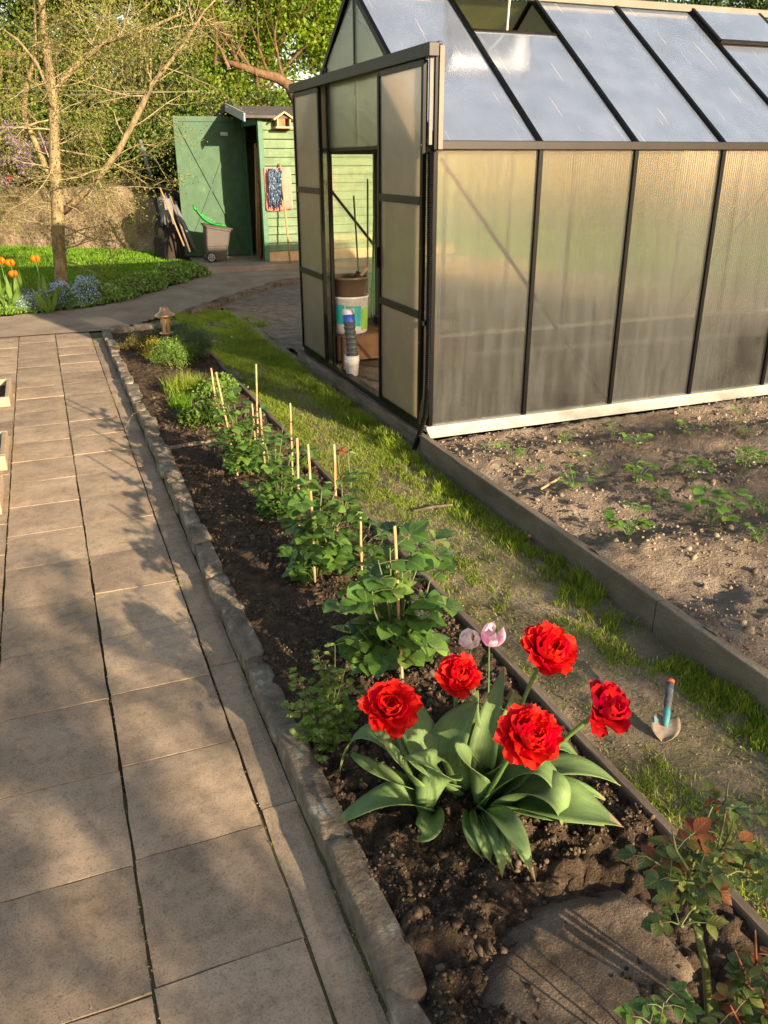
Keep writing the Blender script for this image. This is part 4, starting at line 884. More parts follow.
part('bin_body', 'bin', binbody, bn, bevel=.006)
part('rim', 'bin', lambda m: m.tube([(bc.x-.17, bc.y-.15, bc.z+bhh+.035), (bc.x+.23, bc.y-.15, bc.z+bhh-.035), (bc.x+.23, bc.y+.145, bc.z+bhh-.035), (bc.x-.17, bc.y+.145, bc.z+bhh+.035), (bc.x-.172, bc.y-.14, bc.z+bhh+.035)], .013, 6), bn)
for sy in (-.15, .15):
    wc = Vector((bc.x-.11, bc.y+sy, bc.z+.075))
    wh = part('wheel', 'rubber', lambda m: m.lathe([(.05, -.016), (.072, -.016), (.075, -.008), (.075, .008), (.072, .016), (.05, .016), (.05, -.016)], wc, 24, ax=(0,1,0)), bn, True)
    part('rim', 'greyplastic', lambda m: (m.lathe([(.0001, -.019), (.014, -.019), (.014, .015)], wc, 12, ax=(0,1,0)), m.lathe([(.044, -.018), (.053, -.018), (.053, .01)], wc, 20, ax=(0,1,0)), [m.beam(wc+Vector((0, -.016, 0)), wc+Vector((.048*math.cos(a), -.016, .048*math.sin(a))), .01, .006, (0,1,0)) for a in (0, 1.047, 2.094, 3.142, 4.189, 5.236)]), wh)
lt = Vector((bc.x-.27, bc.y-.03, bc.z+bhh+.24)); lb = Vector((bc.x+.14, bc.y-.03, bc.z+bhh-.0))
def scoop(m):
    n = 10; vs = []
    for i in range(n+1):
        t = i/n; p = lt.lerp(lb, t)+Vector((-.05*math.sin(math.pi*t), 0, -.06*math.sin(math.pi*t)))
        w_ = .09+.07*t
        vs += [p+Vector((0, -w_, .02)), p+Vector((0, -w_*.6, 0)), p+Vector((0, w_*.6, 0)), p+Vector((0, w_, .02))]
    m.add(vs, [(i*4+j, i*4+j+1, i*4+j+5, i*4+j+4) for i in range(n) for j in range(3)])
m = MB(); scoop(m); m.tube([lt+Vector((.0, -.04, 0)), lt+Vector((-.02, 0, .06)), lt+Vector((0, .04, 0))], .008)
for i in range(5): p = lt.lerp(lb, .15+.1*i); m.beam(p+Vector((.0, -.08, -.02)), p+Vector((.04, -.08, -.045)), .02, .012)
o = m.build('leaf_scoop', MT['green_plastic'], None, True); s_ = o.modifiers.new('t', 'SOLIDIFY'); s_.thickness = .006
tag(o, 'bright green plastic leaf scoop lying in the wheeled cart', 'leaf scoop')
# clutter left of the door
cz0 = SG-.05
def blob(name, c, r, mat, label, cat, seed):
    m = MB(); rough_stone(m, c, r, seed, .3, amp=.5); tag(m.build(name, MT[mat], None, True), label, cat)
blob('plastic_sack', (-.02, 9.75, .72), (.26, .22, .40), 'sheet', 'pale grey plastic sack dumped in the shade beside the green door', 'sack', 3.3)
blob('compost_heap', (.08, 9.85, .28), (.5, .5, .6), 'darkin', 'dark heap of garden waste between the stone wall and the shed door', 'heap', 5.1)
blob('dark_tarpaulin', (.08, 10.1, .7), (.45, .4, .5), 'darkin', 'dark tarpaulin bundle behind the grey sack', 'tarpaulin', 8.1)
for a, b, r, mt, lab in (((175, 205), (196, 250), .03, 'sheet', 'thick pale grey pipe lying against the dark heap'), ((160, 188), (184, 246), .014, 'toolwood', 'thin pale stick leaning on the end of the stone wall'), ((170, 196), (190, 252), .016, 'timber', 'brown stick leaning beside the pale grey pipe'), ((140, 140), (152, 180), .03, 'sheet', 'short pale post poking up above the stone wall')):
    m = MB(); yy = 9.2 if b[1] > 200 else 10.9; m.tube([at(*b, yy-.05), at(*a, yy+.15)], r); tag(m.build('pipe' if 'pipe' in lab else 'stick', MT[mt], None, True), lab, 'pipe' if 'pipe' in lab else 'stick')

# ================================================================== STONE WALL AND BACKDROP PLANTS
m = MB(); A = Vector((.10, 10.35, 0)); B = Vector((-6.5, 15.7, 0)); n = 110; nz = 16; vs = []
d = (B-A).normalized(); nn = Vector((d.y, -d.x, 0)); nn = -nn if nn.y > 0 else nn
L = (B-A).length
for i in range(n+1):
    t = i/n; p = A+d*(L*t)
    for j in range(nz+1):
        v = j/nz; s = L*t
        top = 1.04+.16*mnoise.noise(Vector((s*.6, 0, 3)))-.48*max(0, 1-s/1.5)**2
        if j <= 10: z = -.05+(top+.05)*j/10; off = .0+.10*(j/10)
        else: z = top+.02*(j-10); off = .10+.16*(j-10)
        q = Vector((p.x, p.y, z)); f = .16*mnoise.noise(Vector((s*.9, z*1.3, 1)))+.09*mnoise.noise(Vector((s*2.4, z*3.0, 4)))-.10*max(0, z-.65)**1.5*3+.05*mnoise.noise(Vector((s*5, z*6, 2)))+.035*abs(mnoise.noise(Vector((s*9, z*12, 7))))
        end = max(0, 1-s/.35)**2*.5
        q += nn*(f-off)-nn*end; vs.append(q)
m.add(vs, [(i*(nz+1)+j, (i+1)*(nz+1)+j, (i+1)*(nz+1)+j+1, i*(nz+1)+j+1) for i in range(n) for j in range(nz)])
# return end of the wall
e0 = [vs[j] for j in range(11)]; m.add(e0+[q-nn*1.2 for q in e0], [(j, j+1, j+12, j+11) for j in range(10)])
o = m.build('stone_wall', MT['wallstone'], None, True); tag(o, 'tall earthy stone retaining wall behind the lawn', 'wall')

def crown_pts(n, c, r, clump=.35, nc=60, shell=.5):
    """leaf centres in clumps spread through an ellipsoid"""
    d = rng.normal(size=(nc,3)); d /= np.linalg.norm(d, axis=1)[:,None]
    K = np.asarray(c)+d*(rng.random(nc)**shell)[:,None]*np.asarray(r)
    w_ = rng.uniform(.3, 1.6, nc); idx = rng.choice(nc, n, p=w_/w_.sum())
    return K[idx]+rng.normal(size=(n,3))*clump*rng.uniform(.5, 1.2, nc)[idx][:,None]*np.array([1,1,.7])
def branchy(m, p, d, L, r, depth, twist=.5, upb=.1, n=4, kids=3, mats=None):
    pts = [Vector(p)]; d = Vector(d).normalized()
    for i in range(n):
        d = (d+Vector((random.gauss(0, .12), random.gauss(0, .12), random.gauss(0, .12)+upb*.3))*twist).normalized(); pts.append(pts[-1]+d*L/n)
    m.tube(pts, [r*(1-.65*i/n) for i in range(n+1)], 7 if r > .02 else 4, cap=False)
    tips = [pts[-1]]
    if depth > 0:
        for k in range(kids):
            i = random.randint(1, n); e = Vector((random.gauss(0, 1), random.gauss(0, 1), random.gauss(.2, .7)))
            tips += branchy(m, pts[i], d+e.normalized()*.95, L*random.uniform(.45, .75), r*.5*(1-.4*i/n), depth-1, twist, upb, n, kids)
    return tips
def tree(name, base, h, cr_, nleaf, size, mat, label, cat='tree', bark='trunk', lean=(0,0), nc=90, clump=.35, low=.35, shell=.5, r0=.12, kids=4):
    t = empty(name, base, label, cat); base = Vector(base); m = MB()
    top = base+Vector((lean[0], lean[1], h*.55)); pts = [base+Vector((0,0,-.1)), base.lerp(top, .35)+Vector((.05, .03, 0)), base.lerp(top, .7)-Vector((.04, .0, 0)), top]
    m.tube(pts, [r0*1.2, r0, r0*.8, r0*.55], 9, cap=False)
    for k in range(7):
        a = k*.9+random.random(); branchy(m, base.lerp(top, random.uniform(.45, 1)), (math.cos(a), math.sin(a), random.uniform(.3, 1.1)), cr_[2]*random.uniform(.6, 1.0), r0*.42, 2, .9, .1, 4, kids-1)
    m.build('trunk', MT[bark], t, True)
    c = np.array([base.x+lean[0], base.y+lean[1], base.z+h*(.5+low/2)])
    leaf_cloud('crown', crown_pts(nleaf, c, cr_, clump, nc, shell), size, MT[mat], t)
    return t
def shrub(name, c, r, nleaf, size, mat, label, cat='shrub', nc=40, clump=.18, stems=6, asp=.6, up=.5, flowers=None, parent_only=False, group=None):
    t = empty(name, c, label, cat, group); m = MB(); c = Vector(c)
    for k in range(stems):
        a = random.uniform(0, 6.28); branchy(m, c+Vector((math.cos(a), math.sin(a), 0))*r[0]*.15, (math.cos(a)*.6, math.sin(a)*.6, 1.1), r[2]*1.3, .018*max(.3, r[2]), 1, .8, .1, 4, 3)
    m.build('stems', MT['twig'], t, True)
    C = crown_pts(nleaf, (c.x, c.y, c.z+r[2]), r, clump, nc, .45); C[:,2] = np.maximum(C[:,2], c.z+.01)
    leaf_cloud('foliage', C, size, MT[mat], t, up, asp)
    if flowers: 
        fm, fn, fs = flowers; C = crown_pts(fn, (c.x, c.y-.05, c.z+r[2]*1.08), np.array(r)*1.02, clump*.7, nc, .2); leaf_cloud('blossom', C, fs, MT[fm], t, 1.)
    return t
# far trees and thicket behind wall and shed
tree('leafy_tree', (2.6, 14.6, .2), 7.5, (2.1, 1.6, 2.0), 30000, .10, 'bright', 'bright yellow green tree behind the shed roof', nc=150, clump=.26, lean=(.3, 0))
tree('leafy_tree', (.9, 16.5, 1.0), 7.2, (2.2, 1.6, 2.2), 26000, .10, 'bright', 'bright green tree rising between the mossy tree and the shed', nc=130, clump=.26)
tree('leafy_tree', (2.0, 15.6, .2), 4.4, (2.6, 1.2, 1.5), 20000, .10, 'bright', 'low bright green tree filling the gap above the shed roof', nc=130, clump=.24)
tree('leafy_tree', (-.9, 17.5, 1.0), 5.2, (2.4, 1.2, 1.6), 16000, .10, 'mid', 'mid green tree behind the mossy tree crown', nc=110, clump=.24)
tree('leafy_tree', (5.6, 16, .3), 6.6, (2.4, 1.8, 1.9), 15000, .12, 'mid', 'mid green tree seen over the far greenhouse gable', nc=90, clump=.3)
tree('leafy_tree', (-2.4, 18.5, 1.4), 6.5, (2.6, 1.5, 2.3), 14000, .12, 'olive', 'olive brown budding tree behind the bank at far left', nc=90, clump=.3)
tree('leafy_tree', (-4.8, 16.5, 1.4), 6.2, (2.2, 1.5, 2.2), 12000, .12, 'mid', 'green tree at the left edge behind the bank', nc=80, clump=.3)
for i, (x, y, s) in enumerate(((9.5, 18, 1.25), (14, 19, 1.3), (19, 20, 1.5), (25, 22, 1.7), (12, 25, 1.9))):
    tree('dark_tree', (x, y, 0), 5.2*s, (2.4*s, 1.8, 1.9*s), 9000, .17, 'dark', ('dark tree first behind the greenhouse ridge', 'dark tree behind the middle of the greenhouse ridge', 'dark tree behind the right end of the ridge', 'dark tree farthest right behind the greenhouse', 'tallest dark tree beyond the row behind the greenhouse')[i], nc=70, clump=.4)
shr = [((-.3, 11.9, 1.0), (.75, .5, .62), 9000, .075, 'mid', 'mid green shrub on top of the stone wall right of the mossy tree'),
       ((.55, 12.0, .1), (.6, .5, .95), 7000, .08, 'dark', 'dark evergreen shrub in the gap between wall and shed'),
       ((-.9, 13.4, 1.2), (.9, .6, .95), 9000, .08, 'dark', 'dark shrub behind the green shrub on the wall'),
       ((-2.0, 14.6, 1.3), (1.1, .6, 1.0), 8000, .08, 'dark', 'dark shrub behind the mauve flowering bush'),
       ((.9, 13.6, .3), (1.0, .7, 1.5), 9000, .09, 'dark', 'tall dark evergreen behind the shed door'),
       ((2.4, 12.6, .1), (1.3, .6, 1.2), 8000, .09, 'dark', 'dark hedge shrub behind the shed'),
       ((-3.6, 15.6, 1.4), (1.2, .6, 1.1), 7000, .09, 'dark', 'dark shrub at the left edge above the bank'),
       ((-1.35, 12.2, 1.0), (.6, .35, .28), 3500, .05, 'olive', 'low brownish shrub creeping over the top of the stone wall')]
for c, r, nl, s_, mt, lab in shr: shrub('shrub', c, r, nl, s_, mt, lab, clump=.16*r[2]+.05, nc=50)
for c, r, nl, s_, mt, lab in [((-.4, 14.4, 1.2), (1.3, .6, 1.35), 12000, .085, 'dark', 'large dark ivy mass behind the shrub on the stone wall'), ((-2.3, 16.4, 1.4), (1.7, .6, 1.6), 12000, .09, 'dark', 'large dark evergreen mass behind the mossy tree'), ((3.4, 13.4, .2), (1.2, .6, 1.5), 9000, .09, 'mid', 'green shrub rising behind the right part of the shed roof'), ((-4.6, 17.4, 1.4), (1.6, .6, 1.6), 8000, .09, 'dark', 'dark evergreen mass at the far left behind the bank')]:
    shrub('shrub', c, r, nl, s_, mt, lab, clump=.2, nc=60)
shrub('azalea_bush', (-2.1, 12.75, 1.0), (.75, .4, .50), 2500, .05, 'olive', 'mauve flowering bush on the bank above the stone wall', flowers=('purple', 7500, .05), nc=40, clump=.12)
# tangle of budding branches in front of the far trees
for i, (bx0, by0, hh, lab) in enumerate(((-.6, 12.6, 3.0, 'bare budding branchy bush behind the stone wall'), (.2, 13.2, 3.4, 'tangled budding bush left of the shed door'), (1.6, 12.2, 3.1, 'twiggy bush leaning over the shed roof'), (-1.6, 15.0, 3.4, 'twiggy bush behind the mossy tree'), (-3.4, 15.4, 3.2, 'twiggy bush at the left edge of the bank'))):
    t = empty('budding_bush', (bx0, by0, .9 if bx0 < 0 else .1), lab, 'bush'); m = MB(); tips = []
    for k in range(7):
        a = random.uniform(0, 6.28); tips += branchy(m, (bx0+.1*math.cos(a), by0+.1*math.sin(a), .6 if bx0 < 0 else .0), (math.cos(a)*.45, math.sin(a)*.3, 1), hh*.62, .03, 3, 1.1, .05, 4, 3)
    m.build('branches', MT['darktwig'], t, True); T = np.array([tuple(q) for q in tips])
    C = np.repeat(T, 16, 0); C = C+rng.normal(size=C.shape)*.16; leaf_cloud('foliage', C, .055, MT['moss' if i % 2 else 'bright'], t)
# crooked brown trunk over the shed roof
m = MB(); m.tube([at(300, 112, 11.4), at(296, 100, 11.4), at(289, 86, 11.4), at(278, 78, 11.4), at(262, 74, 11.4), at(240, 66, 11.4), at(215, 58, 11.6)], [.10, .095, .09, .085, .07, .055, .03], 9)
m.tube([at(300, 112, 11.4), Vector((3.4, 11.6, .0))], [.10, .13], 9)
for k in range(6): branchy(m, at(285-14*k, 84-4*k, 11.4), (random.gauss(-.3, .4), random.gauss(0, .3), 1), 1.0, .03, 2, 1, .1)
o = m.build('crooked_tree', MT['trunk'], None, True); tag(o, 'crooked red brown branch arching above the grey shed roof', 'tree')
# hedge behind the greenhouse (seen blurred through its panels)
for i, (x, y) in enumerate(((4.6, 10.6), (6.2, 10.8), (7.8, 11), (9.5, 11.3), (11.5, 11.6))):
    shrub('hedge_shrub', (x, y, 0), (1.0, .5, .8), 4500, .09, 'mid', ('first', 'second', 'third', 'fourth', 'fifth')[i]+' green shrub of the hedge seen through the greenhouse, counted from the shed', nc=40, clump=.25)
m = MB()
for k in range(8): z = 1.95+.0*k
m.beam(at(-6, 52, 14.2), at(42, 56, 14.2), .06, .07); [m.beam(at(px, 56, 14.22), at(px, 88, 14.22), .04, .04) for px in (1, 10, 19, 28, 37)]
tag(m.build('wooden_fence', MT['trunk']), 'short brown slatted fence among the shrubs at the upper left', 'fence')

# mossy bare tree on the lawn
TY = 7.55; tb = g(62, 292, z=GZ(0, TY)+.02); TY = tb.y
t = empty('mossy_tree', tb, 'nearly bare mossy fruit tree with pale spreading branches on the lawn', 'tree')
P_ = lambda px, py, dy=0: at(px, py, TY+dy)
m = MB()
m.tube([tb-Vector((0,0,.1)), P_(61, 280), P_(60, 262), P_(58, 236), P_(58, 205), P_(55, 170), P_(54, 120), P_(52, 90), P_(47, 55), P_(43, 20), P_(40, -15), P_(36, -60)], [.088, .080, .076, .074, .078, .066, .060, .056, .048, .042, .034, .02], 10)
B1 = [P_(63, 212), P_(80, 197, -.1), (P_(97, 180, -.2)), P_(120, 148, -.3), P_(140, 110, -.35), P_(152, 84, -.4), P_(170, 62, -.5), P_(190, 35, -.5), P_(205, 10, -.5)]
m.tube(B1, [.045, .04, .037, .034, .034, .028, .022, .016, .01], 8)
B2 = [P_(54, 92), P_(66, 74, .1), P_(84, 58, .2), P_(105, 42, .25), P_(130, 35, .3), P_(158, 24, .3), P_(185, 12, .3)]
m.tube(B2, [.045, .038, .034, .03, .024, .018, .01], 8)
B3 = [P_(56, 130), P_(40, 110, -.2), P_(30, 60, -.3), P_(14, 30, -.4), P_(-5, 10, -.5)]
m.tube([P_(55, 120), P_(46, 84, -.1), P_(36, 62, -.2), P_(18, 40, -.25), P_(4, 30, -.3)], [.025, .02, .018, .014, .008], 7)
m.tube([P_(24, 118, .2), P_(25, 92, .2), P_(30, 74, .2), P_(36, 55, .15), P_(36, 20, .1), P_(34, -20, .1)], [.035, .03, .026, .022, .018, .01], 7)
m.tube([P_(24, 118, .2), P_(34, 140, .12), P_(46, 168, .05), P_(57, 190, 0)], [.033, .034, .036, .04], 7)
m.build('trunk', MT['bark'], t, True)
m = MB(); tips = []
def tw(p, d, L, r=.008, dep=2, kids=3, droop=0.):
    return branchy(m, p, d, L, r, dep, 1.3, droop, 5, kids)
for pts, nk in ((B1, 26), (B2, 26)):
    for k in range(nk):
        i = random.randint(1, len(pts)-2); p = pts[i].lerp(pts[i+1], random.random())
        tips += tw(p, (random.gauss(.1, .7), random.gauss(0, .5), random.gauss(.1, .6)), random.uniform(.35, .95), .009)
for k in range(44):
    py = random.uniform(-20, 250); p = P_(62-(290-py)*.075, py)
    tips += tw(p, (random.gauss(.1, 1), random.gauss(-.1, .5), random.gauss(.15, .5)), random.uniform(.3, .85), .008)
for (a, b) in (((66, 262), (110, 258)), ((60, 250), (100, 232)), ((55, 130), (0, 100)), ((60, 150), (150, 160)), ((50, 120), (-10, 130)), ((60, 225), (120, 245)), ((100, 168), (160, 165))):
    pa, pb = P_(*a), P_(*b, -.3); tips += tw(pa, pb-pa, (pb-pa).length, .011, 2, 4)
m.build('twigs', MT['twig'], t, True)
T = np.array([tuple(q) for q in tips]); C = np.repeat(T, 16, 0)+rng.normal(size=(len(T)*16, 3))*.07
leaf_cloud('young_leaves', C, .026, MT['moss'], t, .3)
# washing line wires
for i, (ya, yb, lab) in enumerate(((88, 92, 'upper pale wire stretched behind the mossy tree'), (96, 91, 'lower pale wire stretched behind the mossy tree'))):
    m = MB(); m.tube([at(-20, ya, 9.5), at(100, (ya+yb)/2+1, 9.5), at(200, yb, 9.5)], .006, 5); tag(m.build('wire', MT['cream']), lab, 'wire')

# ================================================================== FLOWERS, small
def cup_flower(m, c, ax, r, h, n, open_=.25, m_=0, rag=.0):
    """tulip cup of n overlapping petals in two whorls"""
    ax = Vector(ax).normalized(); q = Vector((0,0,1)).rotation_difference(ax); c = Vector(c)
    for k in range(n):
        a0 = 2*math.pi*k/n+(.3 if k % 2 else 0); rr = r*(1 if k % 2 else .93); vs = []; nu, nv = 4, 6
        for j in range(nv+1):
            v = j/nv; pr = rr*(math.sin(math.pi*(v*(.86-open_*.5)+.09))**.75); wd = (math.pi*2/n)*1.0*math.sin(math.pi*(v*.80+.14))**.8
            for i in range(nu+1):
                u = (i/nu-.5); a = a0+u*wd; zz = h*v-.10*h*abs(u)*2*v
                vs.append(c+q @ Vector((pr*math.cos(a), pr*math.sin(a), zz+rag*h*random.uniform(-1, 1)*(v > .8))))
        m.add(vs, [(j*(nu+1)+i, j*(nu+1)+i+1, (j+1)*(nu+1)+i+1, (j+1)*(nu+1)+i) for j in range(nv) for i in range(nu)], m_)
def small_tulip(name, base, top, r, h, mat, label, group=None, leaves=3, lmat='tleaf', ll=.3):
    base, top = Vector(base), Vector(top); t = empty(name, base, label, 'tulip', group)
    m = MB(); mid = base.lerp(top, .5)+Vector((random.gauss(0, .01), 0, 0)); m.tube([base, mid, top], [.0045, .004, .0035], 6); m.build('stem', MT['stem'], t, True)
    m = MB(); cup_flower(m, top, (top-mid), r, h, 6, .2); m.build('flower', MT[mat], t, True)
    for k in range(leaves):
        m = MB(); a = k*2.1+random.random(); m.leaf(base+Vector((0,0,.005)), (math.cos(a)*.35, math.sin(a)*.35, 1), (math.cos(a), math.sin(a), 0), ll*random.uniform(.8, 1.1), ll*.16, .5, .35, 7, .4); m.build('leaf', MT[lmat], t, True)
for i, (px, py, lab) in enumerate(((1, 259, 'orange tulip cut by the left edge of the photo'), (11, 261, 'tall orange tulip second from the left edge'), (36, 257, 'orange tulip standing apart nearest the mossy tree'), (14, 272, 'low orange tulip half hidden under its neighbour'))):
    tp = at(px, py+5, 6.05); small_tulip('orange_tulip', (tp.x+random.uniform(-.04, .04), 6.1, GZ(0, 6.1)+.02), tp, .052, .075, 'orange', lab, 'orange tulips by the lawn', 4, 'thyme', .42)
for i, (px, py, lab) in enumerate(((10, 178, 'large red tulip on the bank at the far left'), (28, 185, 'smaller red tulip on the bank beside the mauve bush'))):
    tp = at(px, py+3, 12.7); small_tulip('red_tulip', (tp.x, 12.75, .95), tp, .07, .09, 'petal', lab, None, 2, 'tleaf', .3)
for j, (px, py, lab) in enumerate(((4, 300, 'broad pale leaved bulb plant cut by the left edge'), (22, 296, 'broad pale leaved bulb plant under the orange tulips'), (44, 300, 'broad pale leaved bulb plant beside the blue flowers'))):
    b = g(px, py+14, z=-.12); m = MB(); random.seed(300+j)
    for k in range(13):
        a = k*2.4; m.leaf(b+Vector((random.gauss(0, .05), random.gauss(0, .04), 0)), (math.cos(a)*.55, math.sin(a)*.55, 1), (math.cos(a+1), math.sin(a+1), .2), random.uniform(.22, .36), random.uniform(.04, .07), .4, .5, 7, .45)
    t = empty('bulb_plant', b, lab, 'plant'); m.build('foliage', MT['thyme'], t, True)
# big leaves of the orange tulip group
for i, (px, py, tx, ty) in enumerate(((6, 318, 2, 285), (22, 316, 40, 322), (30, 312, 8, 306), (12, 320, 30, 330), (48, 312, 60, 296))):
    a = g(px, py, z=-.12); b = g(tx, ty, z=.05); 
# plants at the far end of the bed
def bed_at(px, py): return g(px, py, z=-.10)
tl = [(( -1.18, 2.98), (.11, .10, .065), 2600, .013, 'gold', 'small golden yellow thyme mound beside the lamps'),
      ((-1.07, 2.66), (.15, .12, .085), 5200, .014, 'thyme', 'round light green herb mound in front of the lamps'),
      ((-.83, 2.9), (.14, .13, .11), 4500, .02, 'rosemary', 'upright grey green rosemary bush right of the lamps'),
      ((-1.30, 3.45), (.11, .10, .05), 2000, .012, 'olive', 'low brownish herb at the end of the kerb'),
      ((-.95, 3.55), (.12, .10, .08), 2200, .016, 'dark', 'dark green herb behind the copper lamp'),
      ((-1.13, 3.50), (.09, .08, .05), 1500, .012, 'mid', 'low green herb between the kerb end and the lamp')]
for (x, y), r, nl, s_, mt, lab in tl:
    r = tuple(q*1.25 for q in r); nl = int(nl*1.4)
    shrub('herb_mound', (x, y, -.11), r, nl, s_, mt, lab, 'herb', nc=30, clump=r[2]*.35, stems=4, asp=.35 if mt == 'rosemary' else .55)
# rosemary spikes
m = MB()
rs = empty('spiky_herb', (-.80, 2.72, -.1), 'spiky grey green herb with upright needles beside the lane', 'herb')
for k in range(60):
    a = random.uniform(0, 6.28); r = random.random()*.09; b = Vector((-.84+r*math.cos(a), 2.75+r*math.sin(a), -.1)); tip = b+Vector((math.cos(a)*.07, math.sin(a)*.07, random.uniform(.16, .28)))
    for j in range(16):
        p = b.lerp(tip, .2+.8*j/16); an = random.uniform(0, 6.28); m.leaf(p, (math.cos(an), math.sin(an), .9), (0,0,1), .022, .0035, .2, .1, 2)
m.build('foliage', MT['rosemary'], rs)
# chives and weeds
def clump(name, c, r, n_, h, mat, label, cat, wd=.004):
    a = rng.uniform(0, 6.283, n_); rr = r*np.sqrt(rng.random(n_)); P = np.stack([c[0]+rr*np.cos(a), c[1]+rr*np.sin(a), np.full(n_, -.108)], 1)
    o = blades(name, P, rng.uniform(.5, 1, n_)*h, MT[mat], wd, .6); return tag(o, label, cat)
clump('chives_clump', (-1.12, 1.75), .15, 620, .17, 'grass', 'clump of thin chive leaves in the bed', 'chives')
clump('chives_clump', (-1.22, 1.38), .08, 200, .12, 'lawn', 'smaller clump of chive leaves nearer the kerb', 'chives')
shrub('weed_plant', (-1.12, .95, -.105), (.13, .14, .06), 1500, .03, 'mid', 'low leafy weed between the chives and the first canes', 'weed', nc=25, clump=.03, stems=3)
shrub('weed_plant', (-.93, 1.5, -.105), (.17, .2, .08), 2200, .028, 'thyme', 'loose leafy weed right of the chives', 'weed', nc=25, clump=.03, stems=3)

# garden lamps
def lamp(name, c, s, label):
    t = empty(name, c, label, 'garden lamp'); c = Vector(c)
    part('lamp_post', 'copper', lambda m: (m.tube([c, c+Vector((0,0,.10*s))], .011*s, 10), [m.tube([c+Vector((math.cos(a)*.036*s, math.sin(a)*.036*s, .10*s)), c+Vector((math.cos(a)*.036*s, math.sin(a)*.036*s, .20*s))], .0035*s, 6) for a in (.4, 2.5, 4.6)]), t, True)
    part('lamp_base', 'copper', lambda m: m.lathe([(.0001, .085*s), (.025*s, .088*s), (.05*s, .098*s), (.052*s, .105*s), (.0001, .106*s)], c, 24), t, True)
    part('lamp_glass', 'lampglass', lambda m: m.lathe([(.026*s, .106*s), (.027*s, .195*s)], c, 20), t, True)
    part('lamp_shade', 'copper', lambda m: m.lathe([(.07*s, .196*s), (.076*s, .198*s), (.07*s, .206*s), (.035*s, .222*s), (.03*s, .24*s), (.026*s, .245*s), (.0001, .247*s)], c, 28), t, True)
    return t
lamp('garden_lamp', (-1.03, 3.25, -.10), 1.55, 'taller copper garden lamp with a round hat at the end of the bed').scale = (.76, .76, 1)
def at2(px, py, y): return at(px, py, y)
lamp('garden_lamp', (-1.02, 3.02, -.11), .62, 'small copper garden lamp in front of the taller one')

# planters at the left edge
def planter(x1, y0, y1, label, h=.06):
    t = empty('planter_box', (x1-.12, (y0+y1)/2, PZ), label, 'planter'); x0 = x1-.34; z0 = PZ+.002; z1 = z0+h; w_ = .03
    part('box_wall', 'concbox', lambda m: (m.box((x0, y0, z0), (x1, y0+w_, z1)), m.box((x0, y1-w_, z0), (x1, y1, z1)), m.box((x1-w_, y0+w_, z0), (x1, y1-w_, z1)), m.box((x0, y0+w_, z0), (x0+w_, y1-w_, z1))), t, bevel=.006)
    part('soil_fill', 'soil', lambda m: m.box((x0+w_, y0+w_, z0), (x1-w_, y1-w_, z0+h*.35)), t)
planter(-2.30, 2.02, 2.62, 'pale low planter box farther along the left edge of the path', .07)
planter(-2.29, .62, 1.14, 'pale low planter box nearer on the left edge of the path', .085)
planter(-2.30, -.05, .36, 'pale planter box cut by the left edge, nearest the camera', .07)

# ================================================================== STAKES AND ROSES
def stake(bx, by, tx, ty, label, zb=-.105):
    b = g(bx, by, z=zb); t_ = at(tx, ty, b.y); d = (t_-b).normalized(); m = MB()
    m.tube([b-d*.03]+[b.lerp(t_, k/6)+Vector((random.gauss(0, .0008), random.gauss(0, .0008), 0)) for k in range(7)], [.0052]*2+[.005, .0054, .0049, .0052, .0049, .0047], 8)
    o = m.build('bamboo_stake', MT['cane'], None, True); tag(o, label, 'stake', 'bamboo stakes of the rose row'); return b, t_
stake(225, 468, 211, 368, 'farthest left bamboo stake, leaning left beside its twin')
stake(238, 477, 216, 372, 'leaning bamboo stake just right of the farthest left one')
stake(258, 450, 256, 364, 'tall upright bamboo stake nearest the far end of the row')
stake(255, 440, 252, 403, 'short stub of bamboo left behind the tall upright stake')
stake(269, 516, 260, 408, 'bamboo stake leaning left in front of the short stub')
stake(293, 480, 290, 403, 'upright bamboo stake beside the timber strip, mid row')
stake(300, 553, 297, 438, 'short bamboo stake tip just right of the mid row stake')
stake(315, 582, 308, 444, 'long bamboo stake reaching down to open soil, mid row')
stake(338, 560, 334, 444, 'bamboo stake next to the reddish young leaf')
stake(362, 580, 360, 517, 'short reddish bamboo stake between the two nearest bushes')
stake(402, 682, 394, 526, 'nearest bamboo stake, standing in the front rose bush')

